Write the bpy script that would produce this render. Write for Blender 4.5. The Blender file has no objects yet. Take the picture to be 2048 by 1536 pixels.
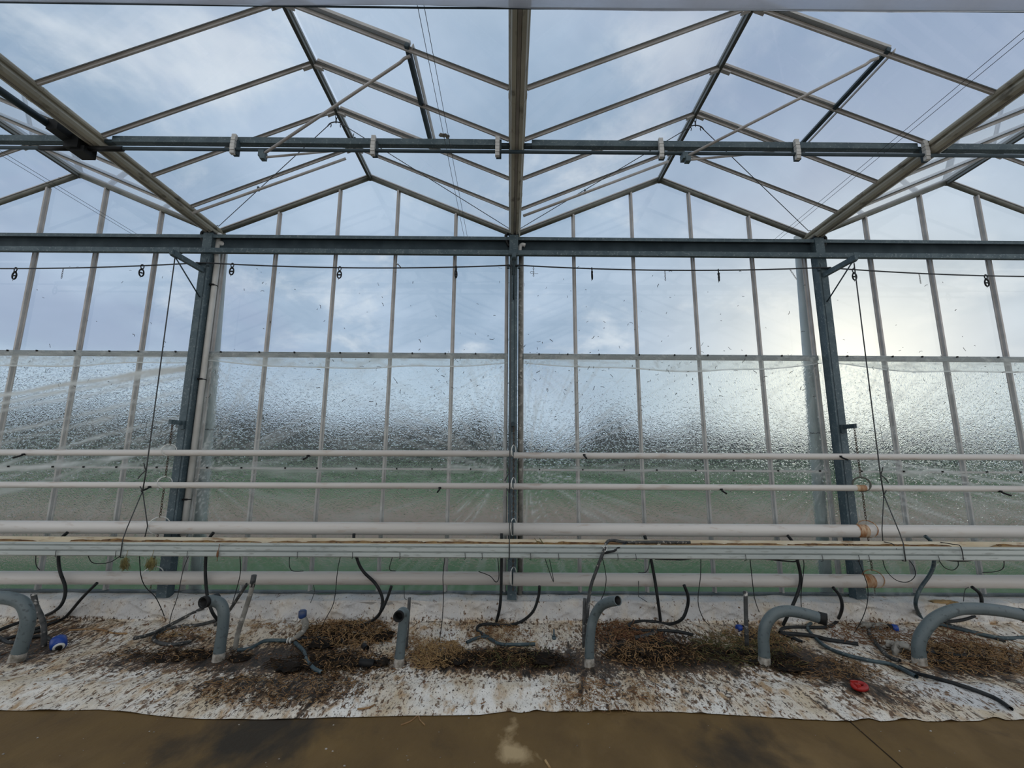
import bpy, math, random
from mathutils import Vector, Matrix, noise
random.seed(7)
PI = math.pi
C = bpy.context.scene.collection
sc = bpy.context.scene

# ------------------------------------------------------------------ camera
F, PITCH, YAW, ROLL = 888.32, .1687, .0049, .0057
CAM = Vector((-.0507, -5.6047, 1.86))
_f = Vector((math.sin(YAW)*math.cos(PITCH), math.cos(YAW)*math.cos(PITCH), math.sin(PITCH)))
_r = Vector((math.cos(YAW), -math.sin(YAW), 0)); _u = _r.cross(_f)
RV = _r*math.cos(ROLL) + _u*math.sin(ROLL); UV = _u*math.cos(ROLL) - _r*math.sin(ROLL); FV = _f
cd = bpy.data.cameras.new('camera'); cam = bpy.data.objects.new('camera', cd); C.objects.link(cam)
cd.sensor_width = 36; cd.lens = F/2048*36; cd.clip_start = .05; cd.clip_end = 800
M = Matrix((RV, UV, -FV)).transposed().to_4x4(); M.translation = CAM; cam.matrix_world = M
sc.camera = cam

# measured photo positions are turned into metres at a known distance from the wall
def ray(u, v): return RV*((u-1024)/F) + UV*((768-v)/F) + FV
def at(u, v, Y): d = ray(u, v); return CAM + d*((Y-CAM.y)/d.y)
def onz(u, v, z): d = ray(u, v); return CAM + d*((z-CAM.z)/d.z)

KY = -.27                                   # inner face of the low base wall
def prof(y):                                # ground height: flat, rising a little against the base wall
    t = max(0, min(1, (y+.75)/.45)); return .012 + .06*t*t*(3-2*t)
EDGE = [(-700,1425),(-200,1422),(0,1419),(90,1420),(200,1417),(270,1424),(330,1431),(400,1436),(540,1437),(680,1433),(800,1430),(960,1428),(1020,1420),(1040,1424),(1075,1419),(1110,1422),(1150,1421),(1250,1421),(1348,1422),(1500,1430),(1600,1437),(1700,1441),(1740,1435),(1760,1441),(1830,1436),(1850,1441),(1960,1440),(1990,1432),(2010,1439),(2048,1437),(2400,1436),(2800,1436)]
EW = [onz(u, v, .012) for u, v in EDGE]
def edge_y(x):
    for a, b in zip(EW[:-1], EW[1:]):
        if a.x <= x <= b.x: return a.y + (b.y-a.y)*(x-a.x)/(b.x-a.x)
    return EW[0].y if x < EW[0].x else EW[-1].y
def lump(x, y):                              # folds run from the wall toward the path
    n = noise.noise
    sl = x - .12*x*(y+1.2)                   # folds fan a little
    h = .020*n(Vector((sl*3.2, y*.55, 2))) + .014*n(Vector((sl*8, y*.9, 5))) + .008*n(Vector((sl*17, y*3.5, 9))) + .016*n(Vector((x*1.1, y*2.2, 4)))
    h += .012*(1-abs(n(Vector((sl*4.2, y*.8, 15)))*2))**3
    return h
def sheet_h(x, y):
    if y < edge_y(x): return 0.
    return prof(y) + max(-.004, lump(x, y)+.006) + .03*math.exp(-((y+1.62)/.10)**2)*(.6+.5*noise.noise(Vector((x*1.5,0,3))))
def gp(u, v, lift=.0):
    d = ray(u, v); lo = 2.0
    for i in range(500):
        p = CAM + d*(lo/max(d.y, .01))
        if p.z <= sheet_h(p.x, p.y)+lift: break
        if p.y > KY-.02-lift: break
        lo += .01
    return p

# ------------------------------------------------------------------ materials
def mat(name, base=(.5,.5,.5), rough=.5, metal=0., spec=.5, var=None, scale=8., var2=None, scale2=40., bump=0., bscale=60., stretch=None, alpha=None):
    """plain procedural surface: base colour varied towards var by one noise and towards var2 (specks) by another"""
    m = bpy.data.materials.new(name); m.use_nodes = True
    nt = m.node_tree; N = nt.nodes; L = nt.links; b = N['Principled BSDF']
    b.inputs['Base Color'].default_value = (*base, 1); b.inputs['Roughness'].default_value = rough
    b.inputs['Metallic'].default_value = metal; b.inputs['Specular IOR Level'].default_value = spec
    tc = N.new('ShaderNodeTexCoord'); vec = tc.outputs['Object']
    if stretch:
        mp = N.new('ShaderNodeMapping'); mp.inputs['Scale'].default_value = stretch; L.new(vec, mp.inputs['Vector']); vec = mp.outputs['Vector']
    def mix(prev, col, sc_, lo, hi, det=5.):
        nz = N.new('ShaderNodeTexNoise'); nz.inputs['Scale'].default_value = sc_; nz.inputs['Detail'].default_value = det
        L.new(vec, nz.inputs['Vector'])
        r = N.new('ShaderNodeMapRange'); r.inputs['From Min'].default_value = lo; r.inputs['From Max'].default_value = hi
        L.new(nz.outputs['Fac'], r.inputs['Value'])
        x = N.new('ShaderNodeMix'); x.data_type = 'RGBA'
        L.new(r.outputs['Result'], x.inputs['Factor'])
        if isinstance(prev, tuple): x.inputs[6].default_value = (*prev, 1)
        else: L.new(prev, x.inputs[6])
        x.inputs[7].default_value = (*col, 1)
        return x.outputs[2]
    out = base
    if var: out = mix(out, var, scale, .38, .66)
    if var2: out = mix(out, var2, scale2, .58, .68)
    if not isinstance(out, tuple): L.new(out, b.inputs['Base Color'])
    if bump:
        nz = N.new('ShaderNodeTexNoise'); nz.inputs['Scale'].default_value = bscale; nz.inputs['Detail'].default_value = 6
        L.new(vec, nz.inputs['Vector'])
        bp = N.new('ShaderNodeBump'); bp.inputs['Strength'].default_value = bump; bp.inputs['Distance'].default_value = .01
        L.new(nz.outputs['Fac'], bp.inputs['Height']); L.new(bp.outputs['Normal'], b.inputs['Normal'])
    return m

def schlick(N, L, f0):
    """reflectance of a thin sheet, the same seen from either face"""
    lw = N.new('ShaderNodeLayerWeight'); lw.inputs['Blend'].default_value = .5
    pw = N.new('ShaderNodeMath'); pw.operation = 'POWER'; pw.inputs[1].default_value = 5; L.new(lw.outputs['Facing'], pw.inputs[0])
    ma = N.new('ShaderNodeMath'); ma.operation = 'MULTIPLY_ADD'; ma.inputs[1].default_value = 1-f0; ma.inputs[2].default_value = f0; L.new(pw.outputs[0], ma.inputs[0])
    return ma.outputs[0]

def glass_thin(name, tint, dust, ior=1.45, gloss=1., facing_dust_glare=0., dust_col=(.8,.84,.86)):
    """a single sheet: clear, with the surface reflection of glass and a thin film of dust"""
    m = bpy.data.materials.new(name); m.use_nodes = True
    nt = m.node_tree; N = nt.nodes; L = nt.links
    for n in list(N): N.remove(n)
    o = N.new('ShaderNodeOutputMaterial'); tr = N.new('ShaderNodeBsdfTransparent'); tr.inputs['Color'].default_value = (*tint, 1)
    tl = N.new('ShaderNodeBsdfTranslucent'); tl.inputs['Color'].default_value = (*dust_col, 1)
    df = N.new('ShaderNodeBsdfDiffuse'); df.inputs['Color'].default_value = (*dust_col, 1)
    md = N.new('ShaderNodeMixShader'); md.inputs[0].default_value = .35; L.new(tl.outputs[0], md.inputs[1]); L.new(df.outputs[0], md.inputs[2])
    gl = N.new('ShaderNodeBsdfGlossy'); gl.inputs['Roughness'].default_value = .03
    tc = N.new('ShaderNodeTexCoord'); nz = N.new('ShaderNodeTexNoise'); nz.inputs['Scale'].default_value = 1.3; nz.inputs['Detail'].default_value = 7
    L.new(tc.outputs['Object'], nz.inputs['Vector'])
    r = N.new('ShaderNodeMapRange'); r.inputs['From Min'].default_value = .3; r.inputs['From Max'].default_value = .75
    r.inputs['To Min'].default_value = dust*.5; r.inputs['To Max'].default_value = dust*1.7; L.new(nz.outputs['Fac'], r.inputs['Value'])
    fac = r.outputs['Result']
    if facing_dust_glare:  # dust whitens at grazing angles, also standing in for reflected sky
        lw = N.new('ShaderNodeLayerWeight'); lw.inputs['Blend'].default_value = .5
        pw = N.new('ShaderNodeMath'); pw.operation = 'POWER'; pw.inputs[1].default_value = 4; L.new(lw.outputs['Facing'], pw.inputs[0])
        ml = N.new('ShaderNodeMath'); ml.operation = 'MULTIPLY'; ml.inputs[1].default_value = facing_dust_glare; L.new(pw.outputs[0], ml.inputs[0])
        ad = N.new('ShaderNodeMath'); ad.operation = 'ADD'; ad.use_clamp = True; L.new(ml.outputs[0], ad.inputs[0]); L.new(fac, ad.inputs[1]); fac = ad.outputs[0]
    m1 = N.new('ShaderNodeMixShader'); L.new(fac, m1.inputs[0]); L.new(tr.outputs[0], m1.inputs[1]); L.new(md.outputs[0], m1.inputs[2])
    if gloss:
        fr = schlick(N, L, ((ior-1)/(ior+1))**2*1.8)
        m2 = N.new('ShaderNodeMixShader'); L.new(fr, m2.inputs[0]); L.new(m1.outputs[0], m2.inputs[1]); L.new(gl.outputs[0], m2.inputs[2])
        L.new(m2.outputs[0], o.inputs['Surface'])
    else: L.new(m1.outputs[0], o.inputs['Surface'])
    return m

def glass_hammered(name):
    """patterned pane with real thickness: the wavy inner face bends what stands outside"""
    m = bpy.data.materials.new(name); m.use_nodes = True
    nt = m.node_tree; N = nt.nodes; L = nt.links
    for n in list(N): N.remove(n)
    o = N.new('ShaderNodeOutputMaterial'); rf = N.new('ShaderNodeBsdfRefraction'); rf.inputs['IOR'].default_value = 1.5
    rf.inputs['Roughness'].default_value = .045; rf.inputs['Color'].default_value = (.95,.975,.97,1)
    tc = N.new('ShaderNodeTexCoord')
    nz = N.new('ShaderNodeTexNoise'); nz.inputs['Scale'].default_value = 30; nz.inputs['Detail'].default_value = 1.; nz.inputs['Distortion'].default_value = 1.4
    L.new(tc.outputs['Object'], nz.inputs['Vector'])
    bp = N.new('ShaderNodeBump'); bp.inputs['Strength'].default_value = 1; bp.inputs['Distance'].default_value = .0042
    L.new(nz.outputs['Fac'], bp.inputs['Height']); L.new(bp.outputs['Normal'], rf.inputs['Normal'])
    tr = N.new('ShaderNodeBsdfTranslucent'); tr.inputs['Color'].default_value = (.8,.84,.85,1)
    mx = N.new('ShaderNodeMixShader'); mx.inputs[0].default_value = .03
    L.new(rf.outputs[0], mx.inputs[1]); L.new(tr.outputs[0], mx.inputs[2]); L.new(mx.outputs[0], o.inputs['Surface'])
    return m

def film_mat(name):
    m = bpy.data.materials.new(name); m.use_nodes = True
    nt = m.node_tree; N = nt.nodes; L = nt.links
    for n in list(N): N.remove(n)
    o = N.new('ShaderNodeOutputMaterial'); tr = N.new('ShaderNodeBsdfTransparent'); tr.inputs['Color'].default_value = (.97,.985,.98,1)
    tl = N.new('ShaderNodeBsdfTranslucent'); tl.inputs['Color'].default_value = (.82,.86,.85,1)
    df = N.new('ShaderNodeBsdfDiffuse'); df.inputs['Color'].default_value = (.82,.86,.85,1)
    md = N.new('ShaderNodeMixShader'); md.inputs[0].default_value = .55; L.new(tl.outputs[0], md.inputs[1]); L.new(df.outputs[0], md.inputs[2])
    gl = N.new('ShaderNodeBsdfGlossy'); gl.inputs['Roughness'].default_value = .22
    at_ = N.new('ShaderNodeAttribute'); at_.attribute_name = 'fold'
    lw = N.new('ShaderNodeLayerWeight'); lw.inputs['Blend'].default_value = .4
    pw = N.new('ShaderNodeMath'); pw.operation = 'POWER'; pw.inputs[1].default_value = 2.2; L.new(lw.outputs['Facing'], pw.inputs[0])
    ma = N.new('ShaderNodeMath'); ma.operation = 'MULTIPLY_ADD'; ma.inputs[1].default_value = .3; ma.inputs[2].default_value = .045; L.new(pw.outputs[0], ma.inputs[0])
    ad = N.new('ShaderNodeMath'); ad.operation = 'MULTIPLY_ADD'; ad.inputs[1].default_value = 1.05; ad.use_clamp = True
    L.new(at_.outputs['Fac'], ad.inputs[0]); L.new(ma.outputs[0], ad.inputs[2])
    m1 = N.new('ShaderNodeMixShader'); L.new(ad.outputs[0], m1.inputs[0]); L.new(tr.outputs[0], m1.inputs[1]); L.new(md.outputs[0], m1.inputs[2])
    fr = schlick(N, L, .03)
    m2 = N.new('ShaderNodeMixShader'); L.new(fr, m2.inputs[0]); L.new(m1.outputs[0], m2.inputs[1]); L.new(gl.outputs[0], m2.inputs[2])
    L.new(m2.outputs[0], o.inputs['Surface'])
    return m

def dirt_mat(name, layers, base, base2, rough, stretch, bump):
    """sheet or floor: base colours plus dirt layers (colour, noise scale, attribute, threshold, softness)"""
    m = bpy.data.materials.new(name); m.use_nodes = True
    nt = m.node_tree; N = nt.nodes; L = nt.links; b = N['Principled BSDF']; b.inputs['Roughness'].default_value = rough
    b.inputs['Specular IOR Level'].default_value = .35
    tc = N.new('ShaderNodeTexCoord'); mp = N.new('ShaderNodeMapping'); mp.inputs['Scale'].default_value = stretch
    L.new(tc.outputs['Object'], mp.inputs['Vector']); vec = mp.outputs['Vector']
    def nz(s, det=7., dist=.0, off=0.):
        n = N.new('ShaderNodeTexNoise'); n.noise_dimensions = '4D'; n.inputs['W'].default_value = off
        n.inputs['Scale'].default_value = s; n.inputs['Detail'].default_value = det; n.inputs['Roughness'].default_value = .62; n.inputs['Distortion'].default_value = dist
        L.new(vec, n.inputs['Vector']); return n.outputs['Fac']
    x = N.new('ShaderNodeMix'); x.data_type = 'RGBA'; x.inputs[6].default_value = (*base, 1); x.inputs[7].default_value = (*base2, 1)
    r = N.new('ShaderNodeMapRange'); r.inputs['From Min'].default_value = .35; r.inputs['From Max'].default_value = .68
    L.new(nz(2.2), r.inputs['Value']); L.new(r.outputs[0], x.inputs['Factor']); col = x.outputs[2]
    for i, (c, s, attr, thr, soft, gain) in enumerate(layers):
        a = N.new('ShaderNodeAttribute'); a.attribute_name = attr
        f = N.new('ShaderNodeMath'); f.operation = 'MULTIPLY_ADD'; f.inputs[1].default_value = gain; L.new(a.outputs['Fac'], f.inputs[0]); L.new(nz(s, 8., .4, i*3.7), f.inputs[2])
        r = N.new('ShaderNodeMapRange'); r.inputs['From Min'].default_value = thr; r.inputs['From Max'].default_value = thr+soft; L.new(f.outputs[0], r.inputs['Value'])
        x = N.new('ShaderNodeMix'); x.data_type = 'RGBA'; L.new(r.outputs[0], x.inputs['Factor']); L.new(col, x.inputs[6]); x.inputs[7].default_value = (*c, 1); col = x.outputs[2]
    L.new(col, b.inputs['Base Color'])
    bp = N.new('ShaderNodeBump'); bp.inputs['Strength'].default_value = bump; bp.inputs['Distance'].default_value = .03
    L.new(nz(14., 9.), bp.inputs['Height']); L.new(bp.outputs['Normal'], b.inputs['Normal'])
    return m

MT = dict(
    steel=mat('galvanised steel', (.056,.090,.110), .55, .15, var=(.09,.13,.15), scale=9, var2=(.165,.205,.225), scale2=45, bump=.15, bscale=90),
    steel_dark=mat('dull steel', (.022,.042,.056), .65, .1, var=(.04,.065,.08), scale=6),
    alu=mat('weathered aluminium', (.50,.485,.475), .55, .2, var=(.38,.365,.355), scale=5),
    alu_dark=mat('dark aluminium strip', (.07,.075,.07), .6, .2),  # darker aluminium for the bar edge strips and the ridge strip
    gutter=mat('gutter underside', (.40,.38,.31), .5, .1, var=(.27,.26,.215), scale=2.5, var2=(.16,.15,.12), scale2=12, stretch=(1,.5,1)),
    gable=mat('gable tube', (.20,.20,.175), .45, .2, var=(.11,.12,.10), scale=4),
    bracket=mat('white plastic bearing', (.62,.62,.6), .5, var=(.45,.45,.44), scale=20),
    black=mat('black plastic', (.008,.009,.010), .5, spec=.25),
    rubber=mat('black hose', (.010,.012,.014), .5, spec=.28, var=(.020,.024,.027), scale=14),
    hose_dirty=mat('dusty black hose', (.02,.024,.027), .6, var=(.06,.063,.062), scale=16, var2=(.32,.30,.27), scale2=34),
    hose_blue=mat('dusty blue green hose', (.022,.042,.055), .5, var=(.05,.085,.10), scale=9, var2=(.12,.16,.165), scale2=30),
    cable=mat('dark steel cable', (.02,.024,.03), .5),
    wire=mat('dark wire', (.03,.034,.036), .5),
    pvc=mat('grey drain pipe', (.088,.118,.13), .42, var=(.112,.143,.152), scale=5, var2=(.05,.068,.074), scale2=26),
    pvc_dirt=mat('muddy pipe foot', (.40,.38,.345), .85, var=(.15,.135,.11), scale=22),
    pvc_white=mat('white plastic pipe', (.70,.70,.68), .45, var=(.58,.58,.55), scale=4),
    pole=mat('grimy black pole', (.025,.028,.03), .6, var=(.09,.095,.095), scale=12, var2=(.6,.58,.54), scale2=17),
    pole_grey=mat('muddy grey pole', (.27,.265,.24), .8, var=(.14,.135,.12), scale=12, var2=(.5,.48,.44), scale2=20),
    paint=mat('white painted pipe', (.62,.605,.585), .42, var=(.54,.52,.495), scale=1.6, var2=(.50,.45,.41), scale2=13, stretch=(.35,1.6,1.6)),
    rust=mat('rust', (.30,.125,.045), .85, var=(.55,.43,.30), scale=16, var2=(.10,.04,.02), scale2=30, stretch=(2.5,.6,.6)),
    ring_white=mat('white plastic ring', (.66,.68,.66), .5),
    ring_grey=mat('grey ring', (.085,.09,.075), .6),
    chain=mat('rusty chain', (.045,.04,.036), .6, .3, var=(.12,.075,.045), scale=30),
    trough=mat('white coated gutter steel', (.47,.52,.51), .45, var=(.39,.44,.44), scale=2.5, var2=(.30,.33,.32), scale2=22, stretch=(.4,2,2)),
    trough_in=mat('stained gutter lining', (.62,.57,.45), .6, var=(.50,.42,.29), scale=5, var2=(.22,.12,.05), scale2=9, stretch=(.35,1,1)),
    residue=mat('brown dried residue', (.13,.065,.028), .95, var=(.27,.17,.07), scale=9, var2=(.05,.025,.012), scale2=20, bump=.8, bscale=50),
    moss=mat('dried moss', (.15,.135,.05), .95, var=(.24,.20,.085), scale=12),
    roots=mat('brown dried roots', (.21,.115,.05), .9, var=(.33,.21,.10), scale=10, var2=(.05,.025,.012), scale2=14),
    roots_dark=mat('dark rotting roots', (.018,.012,.008), .9, spec=.2, var=(.045,.027,.013), scale=9, var2=(.12,.075,.034), scale2=12),
    straw=mat('straw coloured roots', (.44,.30,.14), .9, var=(.30,.19,.08), scale=12),
    vine=mat('withered green stems', (.07,.075,.025), .9, var=(.13,.115,.04), scale=10),
    soil=mat('wet black soil', (.007,.006,.005), .85, spec=.2, var=(.016,.011,.007), scale=7, var2=(.06,.035,.018), scale2=18, bump=1., bscale=40),
    blue=mat('blue plastic', (.006,.045,.27), .35, var=(.01,.06,.33), scale=8),
    blue_dull=mat('dirty blue plastic', (.012,.05,.19), .45, var=(.05,.07,.12), scale=12),
    red=mat('red plastic', (.36,.012,.01), .4, var=(.24,.01,.01), scale=12),
    foil=mat('crumpled grey plastic', (.32,.31,.28), .5, var=(.18,.17,.15), scale=9),
    leaf=mat('brown dead leaf', (.14,.06,.03), .85, var=(.22,.12,.055), scale=9),
    outpipe=mat('pale outside pipe', (.42,.47,.48), .5, var=(.5,.55,.56), scale=3),
    grass=mat('meadow grass', (.026,.092,.016), .95, var=(.04,.112,.022), scale=.25, var2=(.075,.10,.045), scale2=2.),
    earth=mat('bare earth', (.235,.165,.12), .95, var=(.18,.128,.095), scale=.5, var2=(.28,.21,.16), scale2=3.),
    tree=mat('dark tree foliage', (.020,.030,.034), .95, var=(.034,.045,.05), scale=.4),
    concrete=mat('concrete base', (.35,.34,.32), .9, var=(.26,.25,.23), scale=3),
    roll=glass_thin('folded white film', (.8,.83,.88), .62, 1.35, 1, 0., (.72,.74,.80)),
    roof_glass=glass_thin('roof glass', (.93,.955,.96), .035, 1.5, 1, .55, (.8,.85,.88)),
    gable_glass=glass_thin('gable glass', (.92,.95,.955), .045, 1.42),
    wall_glass=glass_thin('upper wall glass', (.92,.95,.95), .06, 1.4),
    hammered=glass_hammered('hammered lower glass'),
    film=film_mat('clear wrinkled film'),
    fleck=mat('plant fleck', (.05,.045,.04), .9),
    grille=mat('vent rail', (.20,.215,.21), .5, .3),
)

# ------------------------------------------------------------------ mesh builder
def orient(d, up=Vector((0,0,1))):
    d = d.normalized()
    if abs(d.dot(up)) > .98: up = Vector((0,1,0))
    s = d.cross(up).normalized(); u = s.cross(d).normalized()
    return s, u
def smooth(pts, n=5):
    P = [Vector(p) for p in pts]
    if len(P) < 3: return P
    out = []
    for i in range(len(P)-1):
        p0 = P[max(i-1,0)]; p1 = P[i]; p2 = P[i+1]; p3 = P[min(i+2,len(P)-1)]
        for k in range(n):
            t = k/n
            out.append(.5*((2*p1) + (p2-p0)*t + (2*p0-5*p1+4*p2-p3)*t*t + (3*p1-p0-3*p2+p3)*t**3))
    out.append(P[-1]); return out
class MB:
    def __init__(s): s.v = []; s.f = []; s.sm = []
    def add(s, vs, fs, sm=False):
        b = len(s.v); s.v += [Vector(x) for x in vs]; s.f += [tuple(b+i for i in f) for f in fs]; s.sm += [sm]*len(fs); return s
    def box(s, c, d, rot=None):
        c = Vector(c); h = Vector(d)/2; vs = []
        for x in (-1,1):
            for y in (-1,1):
                for z in (-1,1):
                    p = Vector((x*h.x, y*h.y, z*h.z)); vs.append(c + (rot @ p if rot else p))
        return s.add(vs, [(0,1,3,2),(4,6,7,5),(0,4,5,1),(2,3,7,6),(0,2,6,4),(1,5,7,3)])
    def tube(s, pts, r, n=8, caps=True, closed=False):
        P = [Vector(p) for p in pts]; rr = r if isinstance(r, (list,tuple)) else [r]*len(P)
        vs = []; nrm = None; k = len(P)
        for i, p in enumerate(P):
            if closed: d = P[(i+1)%k]-P[i-1]
            else: d = P[min(i+1,k-1)]-P[max(i-1,0)]
            if d.length < 1e-9: d = Vector((0,0,1))
            d.normalize()
            if nrm is None: nrm = orient(d)[0]
            nrm = (nrm - d*nrm.dot(d))
            if nrm.length < 1e-6: nrm = orient(d)[0]
            nrm.normalize(); bn = d.cross(nrm)
            for j in range(n):
                a = 2*PI*j/n; vs.append(p + (nrm*math.cos(a)+bn*math.sin(a))*rr[i])
        fs = []
        for i in range(k if closed else k-1):
            for j in range(n):
                a = i*n+j; b = i*n+(j+1)%n; c = ((i+1)%k)*n+(j+1)%n; e = ((i+1)%k)*n+j
                fs.append((a,b,c,e))
        s.add(vs, fs, True)
        if caps and not closed:
            s.f.append(tuple(len(s.v)-len(vs)+j for j in reversed(range(n)))); s.sm.append(False)
            s.f.append(tuple(len(s.v)-n+j for j in range(n))); s.sm.append(False)
        return s
    def hollow(s, pts, r, wall=.12, depth=.12, n=14, end=-1):
        """pipe whose last end is open: rim and a short blind hole"""
        P = [Vector(p) for p in pts]
        if end == 0: P = P[::-1]
        s.tube(P, r, n, False)
        b = len(s.v)-n
        d = (P[-1]-P[-2]).normalized(); ri = r*(1-wall)
        c = P[-1]; ring = [s.v[b+j] for j in range(n)]
        inner = [c + (v-c)*(1-wall) for v in ring]; deep = [v - d*depth for v in inner]
        i0 = len(s.v); s.v += inner; i1 = len(s.v); s.v += deep
        for j in range(n):
            k = (j+1)%n
            s.f.append((b+j, b+k, i0+k, i0+j)); s.sm.append(False)
            s.f.append((i0+j, i0+k, i1+k, i1+j)); s.sm.append(True)
        s.f.append(tuple(i1+j for j in range(n))); s.sm.append(False)
        return s
    def prism(s, a, b, prof_, up=Vector((0,0,1))):
        """closed outline (side, up) swept from a to b"""
        a = Vector(a); b = Vector(b); d = (b-a).normalized()
        sd = d.cross(up).normalized(); u = sd.cross(d).normalized(); n = len(prof_)
        vs = [a + sd*x + u*y for x, y in prof_] + [b + sd*x + u*y for x, y in prof_]
        fs = [(i, (i+1)%n, n+(i+1)%n, n+i) for i in range(n)] + [tuple(reversed(range(n))), tuple(range(n, 2*n))]
        return s.add(vs, fs)
    def strip(s, a, b, line, up=Vector((0,0,1)), t=.003):
        """open outline of sheet metal with thickness t swept from a to b"""
        top = line; L2 = []
        for i, p in enumerate(line):
            q0 = Vector(line[max(i-1,0)]); q1 = Vector(line[min(i+1,len(line)-1)]); d = (q1-q0).normalized()
            L2.append((p[0]-d.y*t, p[1]+d.x*t))
        return s.prism(a, b, list(line)+L2[::-1], up)
    def ring(s, c, R, r, ax1, ax2, n=24, m=6, ry=None):
        c = Vector(c); ax1 = Vector(ax1).normalized(); ax2 = Vector(ax2).normalized(); ry = ry or R
        return s.tube([c + ax1*math.cos(2*PI*i/n)*R + ax2*math.sin(2*PI*i/n)*ry for i in range(n)], r, m, closed=True)
    def blob(s, c, rad, amp=.15, n=10, seed=0., fr=1.4):
        c = Vector(c); vs = []; fs = []; m = n*2
        for i in range(n+1):
            th = PI*i/n
            for j in range(m):
                ph = 2*PI*j/m; d = Vector((math.sin(th)*math.cos(ph), math.sin(th)*math.sin(ph), math.cos(th)))
                k = 1 + amp*noise.noise(d*fr*1.6 + Vector((seed,seed*.7,-seed))) + amp*.6*noise.noise(d*fr*4 + Vector((seed,seed,seed)))
                vs.append(c + Vector((d.x*rad[0], d.y*rad[1], d.z*rad[2]))*k)
        for i in range(n):
            for j in range(m): fs.append((i*m+j, (i+1)*m+j, (i+1)*m+(j+1)%m, i*m+(j+1)%m))
        return s.add(vs, fs, True)

def link(name, mb, m, parent=None, origin=None, attrs=None):
    me = bpy.data.meshes.new(name)
    if parent is not None: origin = parent_loc(parent)   # parts share the origin of their thing
    if origin is None:
        xs = [v.x for v in mb.v]; ys = [v.y for v in mb.v]; zs = [v.z for v in mb.v]
        origin = Vector(((min(xs)+max(xs))/2, (min(ys)+max(ys))/2, min(zs)))
    origin = Vector(origin)
    me.from_pydata([v-origin for v in mb.v], [], mb.f); me.update()
    me.polygons.foreach_set('use_smooth', mb.sm)
    if attrs:
        for k, vals in attrs.items():
            a = me.attributes.new(k, 'FLOAT', 'POINT'); a.data.foreach_set('value', vals)
    me.materials.append(MT[m] if isinstance(m, str) else m)
    o = bpy.data.objects.new(name, me); C.objects.link(o)
    if parent is not None:
        o.parent = parent; LOC[o.name] = origin
    else:
        o.location = origin; LOC[o.name] = origin
    return o
LOC = {}
def parent_loc(p): return LOC[p.name]
def tag(o, label, cat, group=None, kind=None):
    if label: o['label'] = label
    if cat: o['category'] = cat
    if group: o['group'] = group
    if kind: o['kind'] = kind
    return o
def thing(name, label, cat, loc, group=None):
    o = bpy.data.objects.new(name, None); C.objects.link(o); o.location = loc; LOC[o.name] = Vector(loc); o.empty_display_size = .1
    return tag(o, label, cat, group)
def solo(name, mb, m, label, cat, group=None, kind=None, attrs=None):
    return tag(link(name, mb, m, attrs=attrs), label, cat, group, kind)
def struct(name, mb=None, m=None, loc=(0,0,0), attrs=None):
    if mb is None:
        o = bpy.data.objects.new(name, None); C.objects.link(o); o.location = loc; LOC[o.name] = Vector(loc)
    else: o = link(name, mb, m, attrs=attrs)
    o['kind'] = 'structure'; return o

# ------------------------------------------------------------------ dimensions
HG, HR, GW = 4.878, 5.7045, .0696           # gutter edge height, ridge height, half gutter width
RS, RO = .5959, .0319
def rowy(k): return 0. if k == 0 else -(k*RS+RO) - (.42 if k > 4 else 0)
YB = -7.2                                   # roof ends here
NROW = 11
GX = (-4., 0., 4.); RX = (-6., -2., 2., 6.)
SL = (HR-HG)/(2-GW)
def slope_z(x, rx): return HR - (abs(x-rx))*SL
TILT = math.atan(SL)
RBAR = [(-.019,0),(-.019,-.010),(-.009,-.013),(-.008,-.030),(.008,-.030),(.009,-.013),(.019,-.010),(.019,0)]
SIDEN = {-2:'left', 2:'right'}

# ------------------------------------------------------------------ roof
for rx in RX:
    for sgn in (-1, 1):
        gx = rx + sgn*2
        gxe = gx - sgn*GW
        if abs(gx) > 7: gxe = gx - sgn*GW
        nrm = Vector((sgn*math.sin(TILT), 0, math.cos(TILT)))
        top = Vector((rx, 0, HR)); bot = Vector((gxe, 0, HG))
        vent = sgn == 1 and rx in (-2., 2.)
        mb = MB()
        def quad(y0, y1, t0, t1):
            a = top.lerp(bot, t0); b = top.lerp(bot, t1); o = nrm*.002; th = nrm*.004
            P = [Vector((a.x,y0,a.z)),Vector((b.x,y0,b.z)),Vector((b.x,y1,b.z)),Vector((a.x,y1,a.z))]
            mb.add([p+o for p in P], [(0,1,2,3)])
        if vent:
            quad(0, rowy(2), 0, 1); quad(rowy(2), rowy(4), .545, 1); quad(rowy(4), YB, 0, 1)
        else: quad(0, YB, 0, 1)
        roof = struct('ceiling', mb, 'roof_glass')
        for k in range(1, NROW+1):
            y = rowy(k); mb = MB()
            mb.prism((top.x+sgn*.02, y, top.z-.008), (bot.x, y, bot.z), RBAR, nrm)
            bar = link('rafter', mb, 'alu', roof)
            if k < 6:
                g = MB(); A = Vector((top.x+sgn*.02, y, top.z-.008)); B = Vector((bot.x, y, bot.z)); tb = 0
                for s_ in (-1,1): g.prism(A, B, [(s_*.0205-.0018,.001),(s_*.0205-.0018,-.0115),(s_*.0205+.0018,-.0115),(s_*.0205+.0018,.001)], nrm)
                gk = link('gasket', g, 'alu_dark', bar)
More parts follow.
